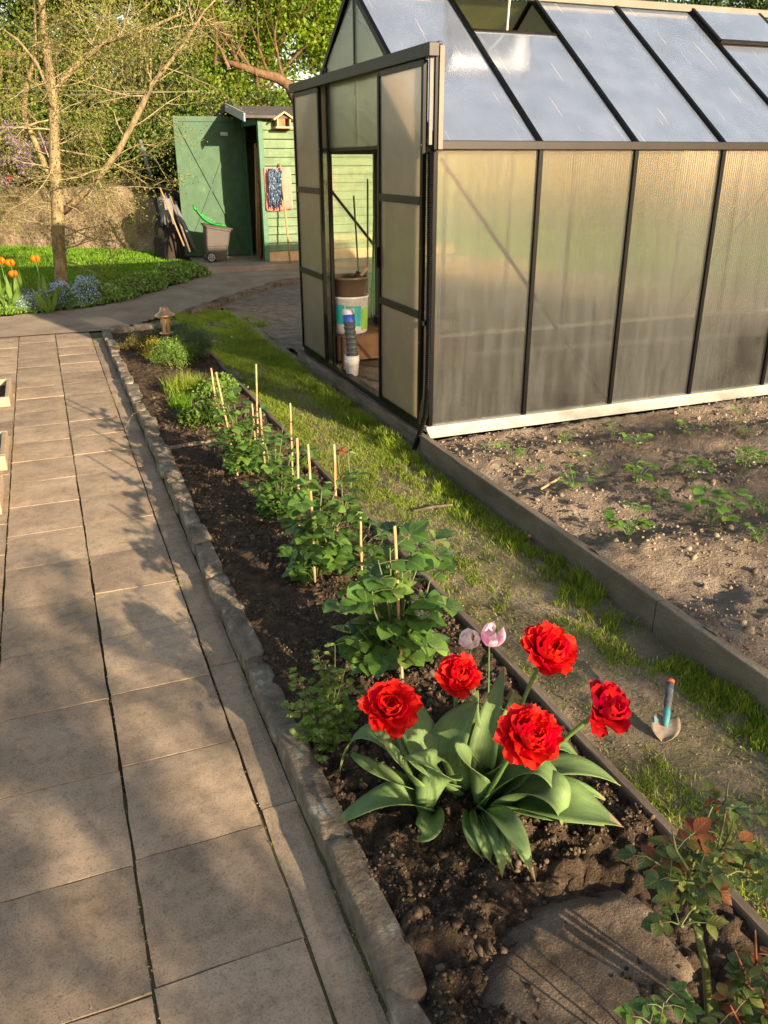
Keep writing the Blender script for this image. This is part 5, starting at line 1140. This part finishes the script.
def rose_bush(base, tops, label, nleaf=5, L=.085, W=.058, mat='rleaf', rad=.12, lowleaf=0, stemmat='rstem', r0=.005, red=0., extra=None, name='rose_bush', trunk=None):
    """tops: stem tip points; compound leaves of five leaflets leave every stem"""
    base = Vector(base); t = empty(name, base, label, 'rose bush'); ms = MB(); ml = MB(); mr_ = MB()
    def compound(p, d, L_, W_):
        d = Vector(d).normalized(); pe = [p, p+d*L_*.5+Vector((0,0,.006)), p+d*L_*1.15]; ms.tube(pe, [.0016, .0013, .001], 4, cap=False)
        sd = d.cross(Vector((0,0,1)));  sd = sd.normalized() if sd.length > .01 else Vector((1,0,0))
        up = (Vector((0,0,1))+Vector((random.gauss(0, .25), random.gauss(0, .25), 0))).normalized()
        tgt = mr_ if random.random() < red else ml
        tgt.leaf(pe[2], d+Vector((0,0,random.uniform(-.35, .1))), up, L_, W_, .18, random.uniform(.1, .5), 5, .45, 0, .02)
        for f, sc in ((.5, .68), (1.0, .85)):
            q = pe[0].lerp(pe[2], f)
            for sgn in (-1, 1):
                if random.random() < .93: tgt.leaf(q, sd*sgn+d*.45+Vector((0,0,random.uniform(-.3, .15))), up, L_*sc, W_*sc, .18, random.uniform(.1, .5), 5, .45, 0, .02)
    if trunk is not None:
        trunk = Vector(trunk); ms.tube([base-Vector((0,0,.02)), base.lerp(trunk, .5)+Vector((.008, 0, 0)), trunk], [.0085, .0075, .0065], 8); base0 = base; base = trunk
    for tp in tops:
        tp = Vector(tp); a = base+Vector((random.uniform(-.015, .015), random.uniform(-.015, .015), -.01)); mid = a.lerp(tp, .5)+Vector((random.gauss(0, .015), random.gauss(0, .015), .01))
        pts = [a, a.lerp(mid, .5), mid, mid.lerp(tp, .5)+Vector((random.gauss(0, .006), random.gauss(0, .006), 0)), tp]
        ms.tube(pts, [r0, r0*.9, r0*.8, r0*.6, r0*.4], 6)
        for k in range(nleaf):
            f = (k+.8)/nleaf if not lowleaf else random.uniform(lowleaf, 1)
            f = min(1, f); i = min(3, int(f*4)); p = pts[i].lerp(pts[i+1], f*4-i); an = k*2.4+random.random()
            compound(p, (math.cos(an), math.sin(an), random.uniform(-.1, .6)), L*random.uniform(.75, 1.1)*.62, W*random.uniform(.8, 1.1)*.8)
    ms.build('stems', MT[stemmat], t, True); ml.build('foliage', MT[mat], t, True)
    if mr_.v: mr_.build('young_foliage', MT['rleaf_red'], t, True)
    return t
def tops_at(lst, y): return [at(px, py, y+dy) for px, py, dy in lst]
b = g(398, 668, z=-.105)
rose_bush(b, tops_at([(365, 540, .05), (395, 548, 0), (420, 560, .0), (430, 580, -.05), (345, 590, -.02), (372, 590, -.12), (405, 600, -.1), (355, 560, .12), (385, 640, -.1), (360, 630, -.02), (390, 548, -.08), (402, 572, -.10), (378, 560, -.08), (425, 610, -.06), (412, 545, -.03)], b.y), 'front rose bush with large glossy leaves behind the leafy herb', 6, .115, .088)
b = g(318, 575, z=-.105)
rose_bush(b, tops_at([(306, 478, 0), (322, 486, -.02), (298, 500, -.03), (305, 520, 0), (325, 505, .05), (345, 515, 0), (300, 545, -.05), (330, 540, -.05), (350, 530, .1), (318, 555, -.05), (312, 510, -.08), (322, 530, -.1), (336, 505, -.03), (340, 480, .02)], b.y), 'second rose bush around the long mid row stake', 8, .10, .068)
b = g(280, 520, z=-.105)
rose_bush(b, tops_at([(262, 430, 0), (283, 425, .0), (275, 448, -.04), (300, 452, 0), (270, 470, 0), (290, 460, .05), (305, 480, 0), (262, 495, -.05), (285, 495, 0), (300, 500, .05), (255, 480, 0), (268, 455, -.06), (282, 475, -.08), (295, 440, .0)], b.y), 'third rose bush, small crowded leaves, mid row', 9, .08, .055)
b = g(250, 475, z=-.105)
rose_bush(b, tops_at([(214, 398, 0), (234, 402, 0), (246, 408, 0), (222, 420, 0), (240, 425, 0), (262, 430, .05), (232, 445, -.05), (252, 450, 0), (275, 445, .1), (215, 440, 0), (228, 405, -.05), (240, 440, -.08), (255, 415, -.02), (222, 395, .05)], b.y), 'fourth rose bush behind the pair of leaning stakes', 9, .09, .062)
b = g(300, 470, z=-.105)
rose_bush(b, tops_at([(300, 440, 0), (318, 450, 0), (290, 445, .0), (310, 465, -.03)], b.y), 'thin rose bush beside the timber strip, mid row', 5, .06, .04, red=.2)
b = g(345, 520, z=-.105)
rose_bush(b, tops_at([(348, 450, 0), (338, 455, 0), (352, 478, -.03)], b.y), 'slender rose with reddish young leaves beside the timber strip', 4, .07, .045, red=.45)
b = g(365, 575, z=-.105)
rose_bush(b, tops_at([(372, 520, 0), (385, 530, 0), (362, 545, 0), (400, 545, .0)], b.y), 'rose bush tucked behind the front bush, against the strip', 5, .085, .055)
# light leafy plant by the kerb
b = g(325, 745, z=-.105)
t = empty('leafy_herb_plant', b, 'light green leafy plant with small lobed leaves between kerb and front rose bush', 'plant'); ms = MB(); ml = MB()
for px, py, dy in [(318, 655, 0), (330, 665, .02), (300, 675, 0), (345, 670, 0), (290, 700, 0), (310, 695, -.03), (335, 700, -.03), (355, 700, 0), (300, 730, -.03), (320, 725, -.05), (345, 730, -.04), (322, 752, -.04), (310, 715, 0), (350, 755, -.02), (335, 645, 0), (325, 690, .03), (362, 690, .03), (340, 715, 0)]:
    tp = at(px, py, b.y+dy); mid = b.lerp(tp, .5)+Vector((random.gauss(0, .01), 0, .012)); pts = [b, mid, tp]; ms.tube(pts, [.0022, .002, .0012], 5, cap=False)
    for k in range(15):
        f = random.uniform(.3, 1.02); p = b.lerp(mid, f*2) if f < .5 else mid.lerp(tp, f*2-1); a = random.uniform(0, 6.28); dd = Vector((math.cos(a), math.sin(a), random.uniform(-.1, .5))); q = p+dd*random.uniform(.012, .032)
        ms.tube([p, q], .0007, 3, cap=False); s_ = random.uniform(.016, .026); up = Vector((random.gauss(0, .3), random.gauss(0, .3), 1))
        for an in (-1.15, -.55, 0, .55, 1.15):
            d2 = Vector((dd.x*math.cos(an)-dd.y*math.sin(an), dd.x*math.sin(an)+dd.y*math.cos(an), dd.z*.3)); ml.leaf(q, d2, up, s_*(1 if an == 0 else .85), s_*.55, .12, .2, 3)
ms.build('stems', MT['rstem'], t, True); ml.build('foliage', MT['herb'], t, True)
# rose bushes at the lower right
b = g(712, 1030, z=-.105)
rose_bush(b, [at(690, 850, b.y+.02), at(715, 800, b.y+.03), at(735, 815, b.y), at(672, 830, b.y), at(755, 840, b.y+.02), at(665, 880, b.y-.02), at(700, 870, b.y-.02), at(745, 870, b.y-.02), at(680, 925, b.y-.03), at(728, 782, b.y+.05), at(655, 862, b.y)],
          'rose bush with copper red young leaves at the lower right', 4, .056, .032, 'rleaf_olive', red=.45, lowleaf=.35, r0=.0035, trunk=at(692, 905, b.y))
b = g(775, 1060, z=-.105)
rose_bush(b, [at(735, 950, b.y), at(755, 930, b.y), at(748, 985, b.y-.03), at(770, 965, b.y), at(730, 1005, b.y-.03), at(765, 900, b.y+.03), at(745, 1030, b.y-.05)],
          'rose bush with red stems and dark leaves in the lower right corner', 5, .062, .036, 'rleaf_olive', stemmat='redstem', red=.22, lowleaf=.4, r0=.004)
b = g(660, 1075, z=-.105)
rose_bush(b, [at(664, 1000, b.y), at(650, 1022, b.y), at(680, 1025, b.y)], 'low rose shoot at the bottom edge beside the flat stone', 3, .05, .028, 'rleaf', red=.0, lowleaf=.6, r0=.003)

# ================================================================== RED DOUBLE TULIPS
def peony_flower(c, ax, r, mats, seed, parent):
    """double tulip: whorls of ragged petals, opened into a shallow bowl"""
    random.seed(seed); ax = Vector(ax).normalized(); q = Vector((0,0,1)).rotation_difference(ax); c = Vector(c); m = MB()
    rings = [(9, 1.0, .06, .30), (9, .93, .28, .36), (8, .80, .52, .40), (8, .64, .80, .38), (7, .48, 1.06, .34), (6, .32, 1.3, .28)]
    op = {11: -.14, 12: .10, 13: -.02, 14: .0, 15: .07}.get(seed, 0); rings = [(max(4, n_+{11: -2, 15: -3, 14: 1}.get(seed, 0)), a_, t_*(1+op)+op*.5, c_*(1-op)) for n_, a_, t_, c_ in rings]
    for ri, (n, rr, tilt, cv) in enumerate(rings):
        for k in range(n):
            a0 = 2*math.pi*(k+.5*(ri % 2))/n+random.gauss(0, .16); Lp = r*rr*random.uniform(.86, 1.1); tl = tilt+random.gauss(0, .13); wd = r*(.74-.06*ri)*random.uniform(.85, 1.15)
            nu, nv = 8, 8; vs = []; ph = random.random()*6; tws = random.gauss(0, .25)
            for j in range(nv+1):
                v = j/nv; ang = tl+cv*(v-.35)*1.6-(.5*max(0, v-.75) if ri < 2 else 0)
                x = Lp*v; R0 = x*math.cos(ang)+.006; Z0 = x*math.sin(ang)+.006*ri*.6
                w_ = wd*(math.sin(math.pi*min(1, v*.56+.10))**1.1)*(1-.12*(v > .93))
                for i in range(nu+1):
                    u = i/nu*2-1; edge = (v > .8)
                    fr = (random.uniform(-.09, .05)*Lp if edge else 0)
                    rr2 = R0+fr*math.cos(ang)-abs(u)**4*Lp*.16*v; zz = Z0+abs(u)**1.6*w_*.30*(1 if ri > 0 else .5)+.05*Lp*math.sin(ph+u*5+v*3)*v+fr*.4+tws*u*w_*.3
                    m.at[m.n+len(vs)] = (u+1, v, 1.); lx, ly = rr2, u*w_*.5; vs.append(c+q @ Vector((lx*math.cos(a0)-ly*math.sin(a0), lx*math.sin(a0)+ly*math.cos(a0), zz)))
            m.add(vs, [(j*(nu+1)+i, j*(nu+1)+i+1, (j+1)*(nu+1)+i+1, (j+1)*(nu+1)+i) for j in range(nv) for i in range(nu)])
    fl = m.build('flower', MT[mats], parent, True)
    m = MB()
    for k in range(6):
        a = k*1.05; p = c+q @ Vector((.012*math.cos(a), .012*math.sin(a), .012)); m.tube([p, p+q @ Vector((.006*math.cos(a), .006*math.sin(a), .02))], [.0015, .003], 5)
    m.build('stamen', MT['anther'], fl, True)
    return fl
def strap(parent, bpx, mpx, tpx, W, mat='tleaf', fold=.35, roll=0., zt=-.06, zm=.06, seed=0, wavy=.02, zb=-.10, tipd=False):
    """broad tulip leaf through three photo points whose heights are given"""
    random.seed(seed); a = g(*bpx, z=zb); b = g(*mpx, z=zm); c = g(*tpx, z=zt); n = 16; vs = []; ph = random.random()*6
    def bez(t): return a*(1-t)**2+(b*2-(a+c)*.5)*2*t*(1-t)+c*t*t
    up0 = None; AT = {}
    for i in range(n+1):
        t = i/n; p = bez(t); d = (bez(min(1, t+.02))-bez(max(0, t-.02))).normalized(); sd = d.cross(Vector((0,0,1)))
        sd = sd.normalized() if sd.length > .05 else Vector((1,0,0)); 
        if up0 is not None and sd.dot(up0) < 0: sd = -sd
        up0 = sd; u = sd.cross(d); 
        if u.z < 0: u = -u
        ww = W*.58*(.30*(1-t)**2+math.sin(math.pi*min(1, t**.85*.97+.03))**.72) if i < n else .0012
        ro = roll*t; s2 = sd*math.cos(ro)+u*math.sin(ro); u2 = u*math.cos(ro)-sd*math.sin(ro)
        f = fold*(1-.5*t)+.55*(1-t)**3
        for w_ in (-1, -.66, -.33, 0, .33, .66, 1):
            AT[len(vs)] = (w_+1, t*3, 1.)
            wv = wavy*W*math.sin(ph+t*8+w_)*abs(w_)*2.2
            vs.append(p+s2*ww*w_*(1-.12*f*abs(w_))+u2*(ww*f*abs(w_)**1.5+wv))
    m = MB(); m.at = AT; m.add(vs, [(i*7+j, i*7+j+1, i*7+j+8, i*7+j+7) for i in range(n) for j in range(6)])
    if tipd:
        m.mi = [1 if (k//6) >= n-2 else 0 for k in range(len(m.mi))]; o = m.build('leaf', [MT[mat], MT['dead']], parent, True)
    else: o = m.build('leaf', MT[mat], parent, True)
    s_ = o.modifiers.new('t', 'SOLIDIFY'); s_.thickness = .0014; s_.offset = 0
    return o
def red_tulip(base, fpx, fz, r, face, mats, label, leaves, seed, mid=None):
    b = g(*base, z=-.10); c = g(*fpx, z=fz); t = empty('red_tulip', b, label, 'tulip', 'red double tulips')
    face = Vector(face).normalized(); c2 = c-face*.012
    mm = b.lerp(c2, .55)+Vector((0, 0, .02))+(Vector(mid) if mid else Vector((0,0,0))); pts = []
    for i in range(9):
        s = i/8; pts.append(b*(1-s)**2+(mm*2-(b+c2)*.5)*2*s*(1-s)+c2*s*s)
    m = MB(); m.tube(pts, [.0062]*4+[.0055]*3+[.0058, .007], 10); m.build('stem', MT['stem'], t, True)
    peony_flower(c, face, r, mats, seed, t)
    for k, a in enumerate(leaves): strap(t, *a[0], seed=seed*10+k, **a[1])
    return t
D = dict
red_tulip((432, 806), (389, 708), .20, .073, (-.15, -.55, .75), 'petal', 'red double tulip farthest left, facing the path', [
    (((425, 806), (372, 735), (340, 772)), D(W=.060, zm=.10, zt=-.05)),
    (((428, 812), (385, 800), (339, 822)), D(W=.075, zm=-.02, zt=-.085, wavy=.04)),
    (((430, 815), (438, 772), (402, 758)), D(W=.085, zm=.07, zt=.11, fold=.45)),
    (((428, 808), (405, 770), (381, 738)), D(W=.040, zm=.06, zt=.14, fold=.5)),
    (((432, 812), (428, 830), (416, 840)), D(W=.055, zm=-.06, zt=-.09)),
    (((436, 800), (385, 775), (350, 752)), D(W=.045, zm=.02, zt=.03))], 11)
red_tulip((455, 798), (457, 677), .21, .058, (.0, -.62, .7), 'petal', 'smallest red double tulip, in front of the pink pair', [
    (((448, 795), (425, 750), (414, 692)), D(W=.090, zm=.06, zt=.14, fold=.3)),
    (((455, 795), (450, 745), (478, 700)), D(W=.095, zm=.08, zt=.16, fold=.35)),
    (((458, 798), (418, 760), (400, 722)), D(W=.06, zm=.05, zt=.08))], 12)
red_tulip((487, 795), (545, 655), .27, .078, (.10, -.50, .80), 'petal', 'largest red double tulip, highest at the back', [
    (((482, 795), (486, 740), (504, 668)), D(W=.060, zm=.08, zt=.19, fold=.5)),
    (((486, 795), (505, 745), (515, 690)), D(W=.055, zm=.08, zt=.17, fold=.5)),
    (((488, 792), (540, 745), (582, 764)), D(W=.070, zm=.04, zt=-.03)),
    (((484, 790), (470, 735), (478, 690)), D(W=.055, zm=.08, zt=.18, fold=.5))], 13)
red_tulip((480, 812), (526, 738), .21, .076, (.05, -.62, .72), 'petal', 'red double tulip in the front middle of the group', [
    (((478, 808), (470, 768), (455, 742)), D(W=.060, zm=.06, zt=.12, fold=.5)),
    (((478, 815), (486, 835), (492, 866)), D(W=.050, zm=-.03, zt=-.095)),
    (((480, 815), (496, 838), (502, 878)), D(W=.030, zm=-.03, zt=-.095)),
    (((482, 812), (510, 828), (535, 882)), D(W=.048, zm=.0, zt=-.095, tipd=True)),
    (((470, 812), (472, 835), (484, 862)), D(W=.032, zm=-.03, zt=-.095)),
    (((484, 812), (500, 838), (514, 872)), D(W=.026, zm=-.03, zt=-.095)),
    (((480, 810), (530, 768), (560, 800)), D(W=.070, zm=.05, zt=.0, fold=.4))], 14)
red_tulip((500, 808), (600, 712), .24, .070, (.28, -.58, .74), 'petal_dark', 'darkest red double tulip, farthest right, leaning over the lane', [
    (((495, 805), (560, 768), (620, 786)), D(W=.066, zm=.03, zt=.0)),
    (((498, 812), (548, 792), (562, 826)), D(W=.090, zm=.03, zt=-.05, fold=.45)),
    (((500, 812), (568, 806), (622, 828)), D(W=.115, zm=-.01, zt=-.06, wavy=.03, tipd=True)),
    (((498, 810), (545, 812), (604, 826)), D(W=.060, zm=-.05, zt=-.09)),
    (((500, 800), (555, 785), (605, 800)), D(W=.055, zm=-.01, zt=-.05))], 15)
# two pale pink tulips on one thin stem group
for fp, bz, mt, lab, sd in (((469, 645), (480, 720), 'palepink', 'whitish closed tulip, left one of the pale pair', 1), ((489, 643), (484, 722), 'pink', 'pink tulip, right one of the pale pair', 2)):
    random.seed(sd+40); tp = g(*fp, z=.17); b = g(482, 775, z=-.10); t = empty('pink_tulip', b, lab, 'tulip')
    m = MB(); m.tube([b, b.lerp(tp, .5)+Vector((.004*sd, 0, .01)), tp], [.003, .0028, .0026], 7); m.build('stem', MT['stem'], t, True)
    m = MB(); cup_flower(m, tp-Vector((0,0,.003)), (-.12 if sd == 1 else .2, -.25, 1), .031 if sd == 1 else .036, .064, 6, .0 if sd == 1 else .35); m.build('flower', MT[mt], t, True)
m = MB(); q = g(503, 676, z=.15); b = g(490, 780, z=-.1); m.tube([b, q], [.003, .0026], 6); m.lathe([(.0001, 0), (.007, .004), (.009, .014), (.006, .026), (.0001, .03)], q, 10)
tag(m.build('seed_pod', MT['toolwood'], None, True), 'brown faded tulip head between the leaves of the group', 'seed pod')

# ================================================================== TROWEL, STICKS
tb_ = g(664, 738, z=-.125); tt = g(671, 676, z=-.02)
t = empty('garden_trowel', tb_, 'worn garden trowel with chipped turquoise neck stuck in the trodden grass', 'trowel')
u = (tt-tb_).normalized(); toc = (Vector(CP)-tb_).normalized(); sd = u.cross(toc).normalized(); fn = sd.cross(u)
if fn.dot(toc) < 0: fn = -fn
def blade(m):
    n = 12; vs = []; Lb = .075
    for i in range(n+1):
        s = i/n; z = Lb*s; w_ = .041*min(1, math.sin(math.pi*.5*min(1, s*1.6+.05))**.7)
        for j in range(9):
            v = j/4-1; sh_ = z+(.010*abs(v)**1.5 if s > .75 else 0)*(s-.75)*4
            vs.append(tb_+u*(sh_-.01)+sd*(w_*v)*(1-.25*max(0, s-.8)*4)+fn*(-.004+.009*v*v+.004*math.sin(s*3)))
    m.add(vs, [(i*9+j, i*9+j+1, (i+1)*9+j+1, (i+1)*9+j) for i in range(n) for j in range(8)])
bl = part('blade', 'trowelrust', blade, t, True); s_ = bl.modifiers.new('t', 'SOLIDIFY'); s_.thickness = .002
part('blade_paint', 'teal', lambda m: [m.add([tb_+u*z0+sd*x0+fn*(-.004+.014*(x0/.0365)**2+.0045), tb_+u*z1+sd*x1+fn*(-.004+.014*(x1/.0365)**2+.0045), tb_+u*z2+sd*x2+fn*(-.004+.014*(x2/.0365)**2+.0045)], [(0,1,2)]) for z0, x0, z1, x1, z2, x2 in ((.034, -.030, .058, -.034, .05, -.020),)], bl)
part('neck', 'teal', lambda m: m.tube([tb_+u*.035+fn*.002, tb_+u*.055+fn*.006, tb_+u*.075+fn*.006, tb_+u*.10+fn*.003], [.007, .0095, .0105, .0085], 12), t, True)
part('handle', 'gripgrey', lambda m: m.tube([tb_+u*.092+fn*.003, tb_+u*.11+fn*.002, tb_+u*.15, tb_+u*.178], [.0095, .0115, .0118, .0112], 14), t, True)
part('end_cap', 'orangeend', lambda m: m.tube([tb_+u*.176, tb_+u*.186, tb_+u*.189], [.0122, .0128, .007], 14), t, True)
for a, b, r, lab in (((413, 511), (453, 505), .0075, 'short brown stick lying on the lane near the edging board'), ((206, 325), (238, 327), .02, 'dark flat stick lying at the far end of the grass lane'), ((572, 487), (566, 491), .008, '')):
    if not lab: continue
    m = MB(); p0, p1 = g(*a, z=-.115), g(*b, z=-.112); m.tube([p0, p0.lerp(p1, .5)+Vector((0, .006, .003)), p1], [r*.7, r, r*.9], 8); tag(m.build('stick', MT['timber'], None, True), lab, 'stick')
m = MB(); m.tube([g(541, 489, z=.0), g(563, 476, z=.01)], .006, 6); tag(m.build('stick', MT['cane'], None, True), 'small pale stick lying between strawberry plants', 'stick')
m = MB(); p0 = g(180, 300, z=-.02); m.tube([g(125, 428, z=-.09), g(133, 414, z=-.02), g(143, 410, z=.0)], .0018, 5); tag(m.build('bent_straw', MT['cane'], None, True), 'thin bent straw leaning out over the stone kerb', 'straw')
# weathered board across the bed beyond the first canes
strip_m = MB(); p0, p1 = g(170, 448, z=-.095), g(215, 440, z=-.095); strip_m.beam(p0, p1, .02, .02); tag(strip_m.build('wooden_stick', MT['timber']), 'thin weathered slat lying across the bed behind the dark soil', 'slat')

# ================================================================== STRAWBERRIES
SB = [(511, 462, .055, 5, 1, 'small strawberry plant nearest the greenhouse corner, with a white flower'),
      (534, 473, .04, 3, 0, 'tiny flat strawberry plant right of the one by the corner'),
      (574, 491, .06, 6, 0, 'strawberry plant in the left row with one raised leaf'),
      (565, 448, .045, 4, 0, 'strawberry seedling close under the first greenhouse panels'),
      (581, 459, .045, 4, 1, 'strawberry plant with a white petal, second row from the sill'),
      (612, 436, .04, 3, 0, 'small strawberry tuft close to the greenhouse sill'),
      (634, 450, .06, 7, 1, 'double strawberry plant with a white flower below the sill'),
      (636, 486, .065, 8, 0, 'wide strawberry plant in the middle of the bed'),
      (628, 534, .075, 10, 0, 'largest strawberry plant nearest the edging board'),
      (690, 440, .055, 6, 0, 'strawberry plant below the fourth greenhouse bar'),
      (746, 438, .04, 4, 0, 'small strawberry plant near the right end of the sill'),
      (738, 412, .035, 4, 0, 'faint strawberry seedling touching the sill at the right'),
      (694, 480, .065, 8, 2, 'strawberry plant with two white flowers right of centre'),
      (711, 520, .085, 13, 0, 'tall bushy strawberry plant at the right of the bed'),
      (744, 470, .06, 8, 1, 'strawberry plant with a white flower near the right edge'),
      (764, 462, .06, 8, 0, 'leafy strawberry plant cut by the right edge of the photo'),
      (764, 510, .06, 7, 0, 'strawberry plant at the right edge below the leafy one'),
      (486, 452, .03, 3, 0, 'tiny strawberry sprout at the very corner of the bed by the board'),
      (598, 470, .035, 4, 0, 'small strawberry sprout beside the pale stick'),
      (660, 500, .04, 5, 0, 'small strawberry plant between the widest plant and the tall bushy one'),
      (690, 462, .035, 4, 0, 'small strawberry sprout above the plant with two flowers'),
      (758, 545, .05, 6, 0, 'lowest strawberry plant at the right edge of the photo'),
      (729, 430, .035, 3, 0, 'tiny strawberry plant between two small ones under the sill')]
for px, py, r, nl, nf, lab in SB:
    random.seed(px*7+py); p = g(px, py, z=-.02); p.z = float(strz(np.array(p.x), np.array(p.y))); t = empty('strawberry_plant', p, lab, 'strawberry plant', 'strawberry plants of the raised bed'); ms = MB(); ml = MB()
    r *= 1.2
    for k in range(nl+1):
        a = k*2.4+random.random(); rr = r*random.uniform(.4, 1.0); q = p+Vector((math.cos(a)*rr, math.sin(a)*rr, random.uniform(.035, .085)*r/.06)); ms.tube([p, p.lerp(q, .6)+Vector((0,0,.012)), q], .0013, 4, cap=False)
        for an in (-1.25, 0, 1.25):
            d2 = Vector((math.cos(a+an), math.sin(a+an), random.uniform(-.1, .3))); ml.leaf(q, d2, (random.gauss(0, .2), random.gauss(0, .2), 1), r*.52, r*.42, .25, .25, 4, .5)
    ms.build('stems', MT['stem'], t, True); ml.build('foliage', MT['berry'], t, True)
    if nf:
        m = MB()
        for k in range(nf):
            q = p+Vector((random.uniform(-.03, .03), -.03-random.random()*.02, .045))
            for j in range(5): m.leaf(q, (math.cos(j*1.257), math.sin(j*1.257), .3), (0,0,1), .012, .012, .1, 0, 2)
        m.build('flower', MT['white'], t)
# dandelion like seed head by the edging
m = MB(); p = g(529, 545, z=-.125); m.tube([p, p+Vector((0,0,.04))], .0012, 4); m.lathe([(.0001, 0), (.006, .002), (.009, .008), (.005, .014), (.0001, .015)], p+Vector((0,0,.036)), 8); tag(m.build('faded_weed', MT['toolwood'], None, True), 'small faded seed head standing in the grass beside the edging board', 'seed head')

# ================================================================== TREES THAT SHADE THE GARDEN (behind the camera)
random.seed(99); rng = np.random.default_rng(5)
def shade_tree(x, y, zc, r, n_, label, nc=46, clump=.14, size=.09):
    t = empty('shade_tree', (x, y, -.15), label, 'tree'); m = MB(); m.tube([(x, y, -.3), (x+.1, y, zc*.5), (x, y, zc)], [.10, .08, .05], 8)
    for k in range(9): a = random.uniform(0, 6.28); branchy(m, (x, y, zc*random.uniform(.5, 1)), (math.cos(a), math.sin(a)*.4, random.uniform(-.1, .7)), r[0]*random.uniform(.6, 1), .022, 2, 1, .05, 4, 3)
    m.build('trunk', MT['trunk'], t, True); leaf_cloud('crown', crown_pts(n_, (x, y, zc), r, clump, nc, .6), size, MT['mid'], t)
shade_tree(.10, -10.0, 2.22, (1.25, .5, .62), 2700, 'small leafy tree south of the path whose shade dapples the slabs', 60, .075, .065)
shade_tree(2.6, -10.5, 2.35, (.75, .5, .5), 420, 'slender leafy tree south of the flower bed', 24, .07, .065)
shade_tree(4.6, -11, 2.6, (1.5, .6, .75), 2800, 'small leafy tree south of the strawberry bed', 60, .08, .07)
shade_tree(7.2, -11.5, 3.0, (1.5, .7, .9), 2200, 'small leafy tree south of the far end of the greenhouse', 50, .09, .07)
shade_tree(-.15, -7.4, 1.45, (.85, .4, .5), 520, 'unseen young slender tree added close to the path for finer shadows', 24, .06, .065)  # unseen tree, added to throw sharper streak shadows on the path
shade_tree(1.35, -7.8, 1.25, (.35, .3, .3), 110, 'unseen thin sapling added south of the kerb for finer shadows', 8, .05, .06)  # second unseen sapling, added for streak shadows too
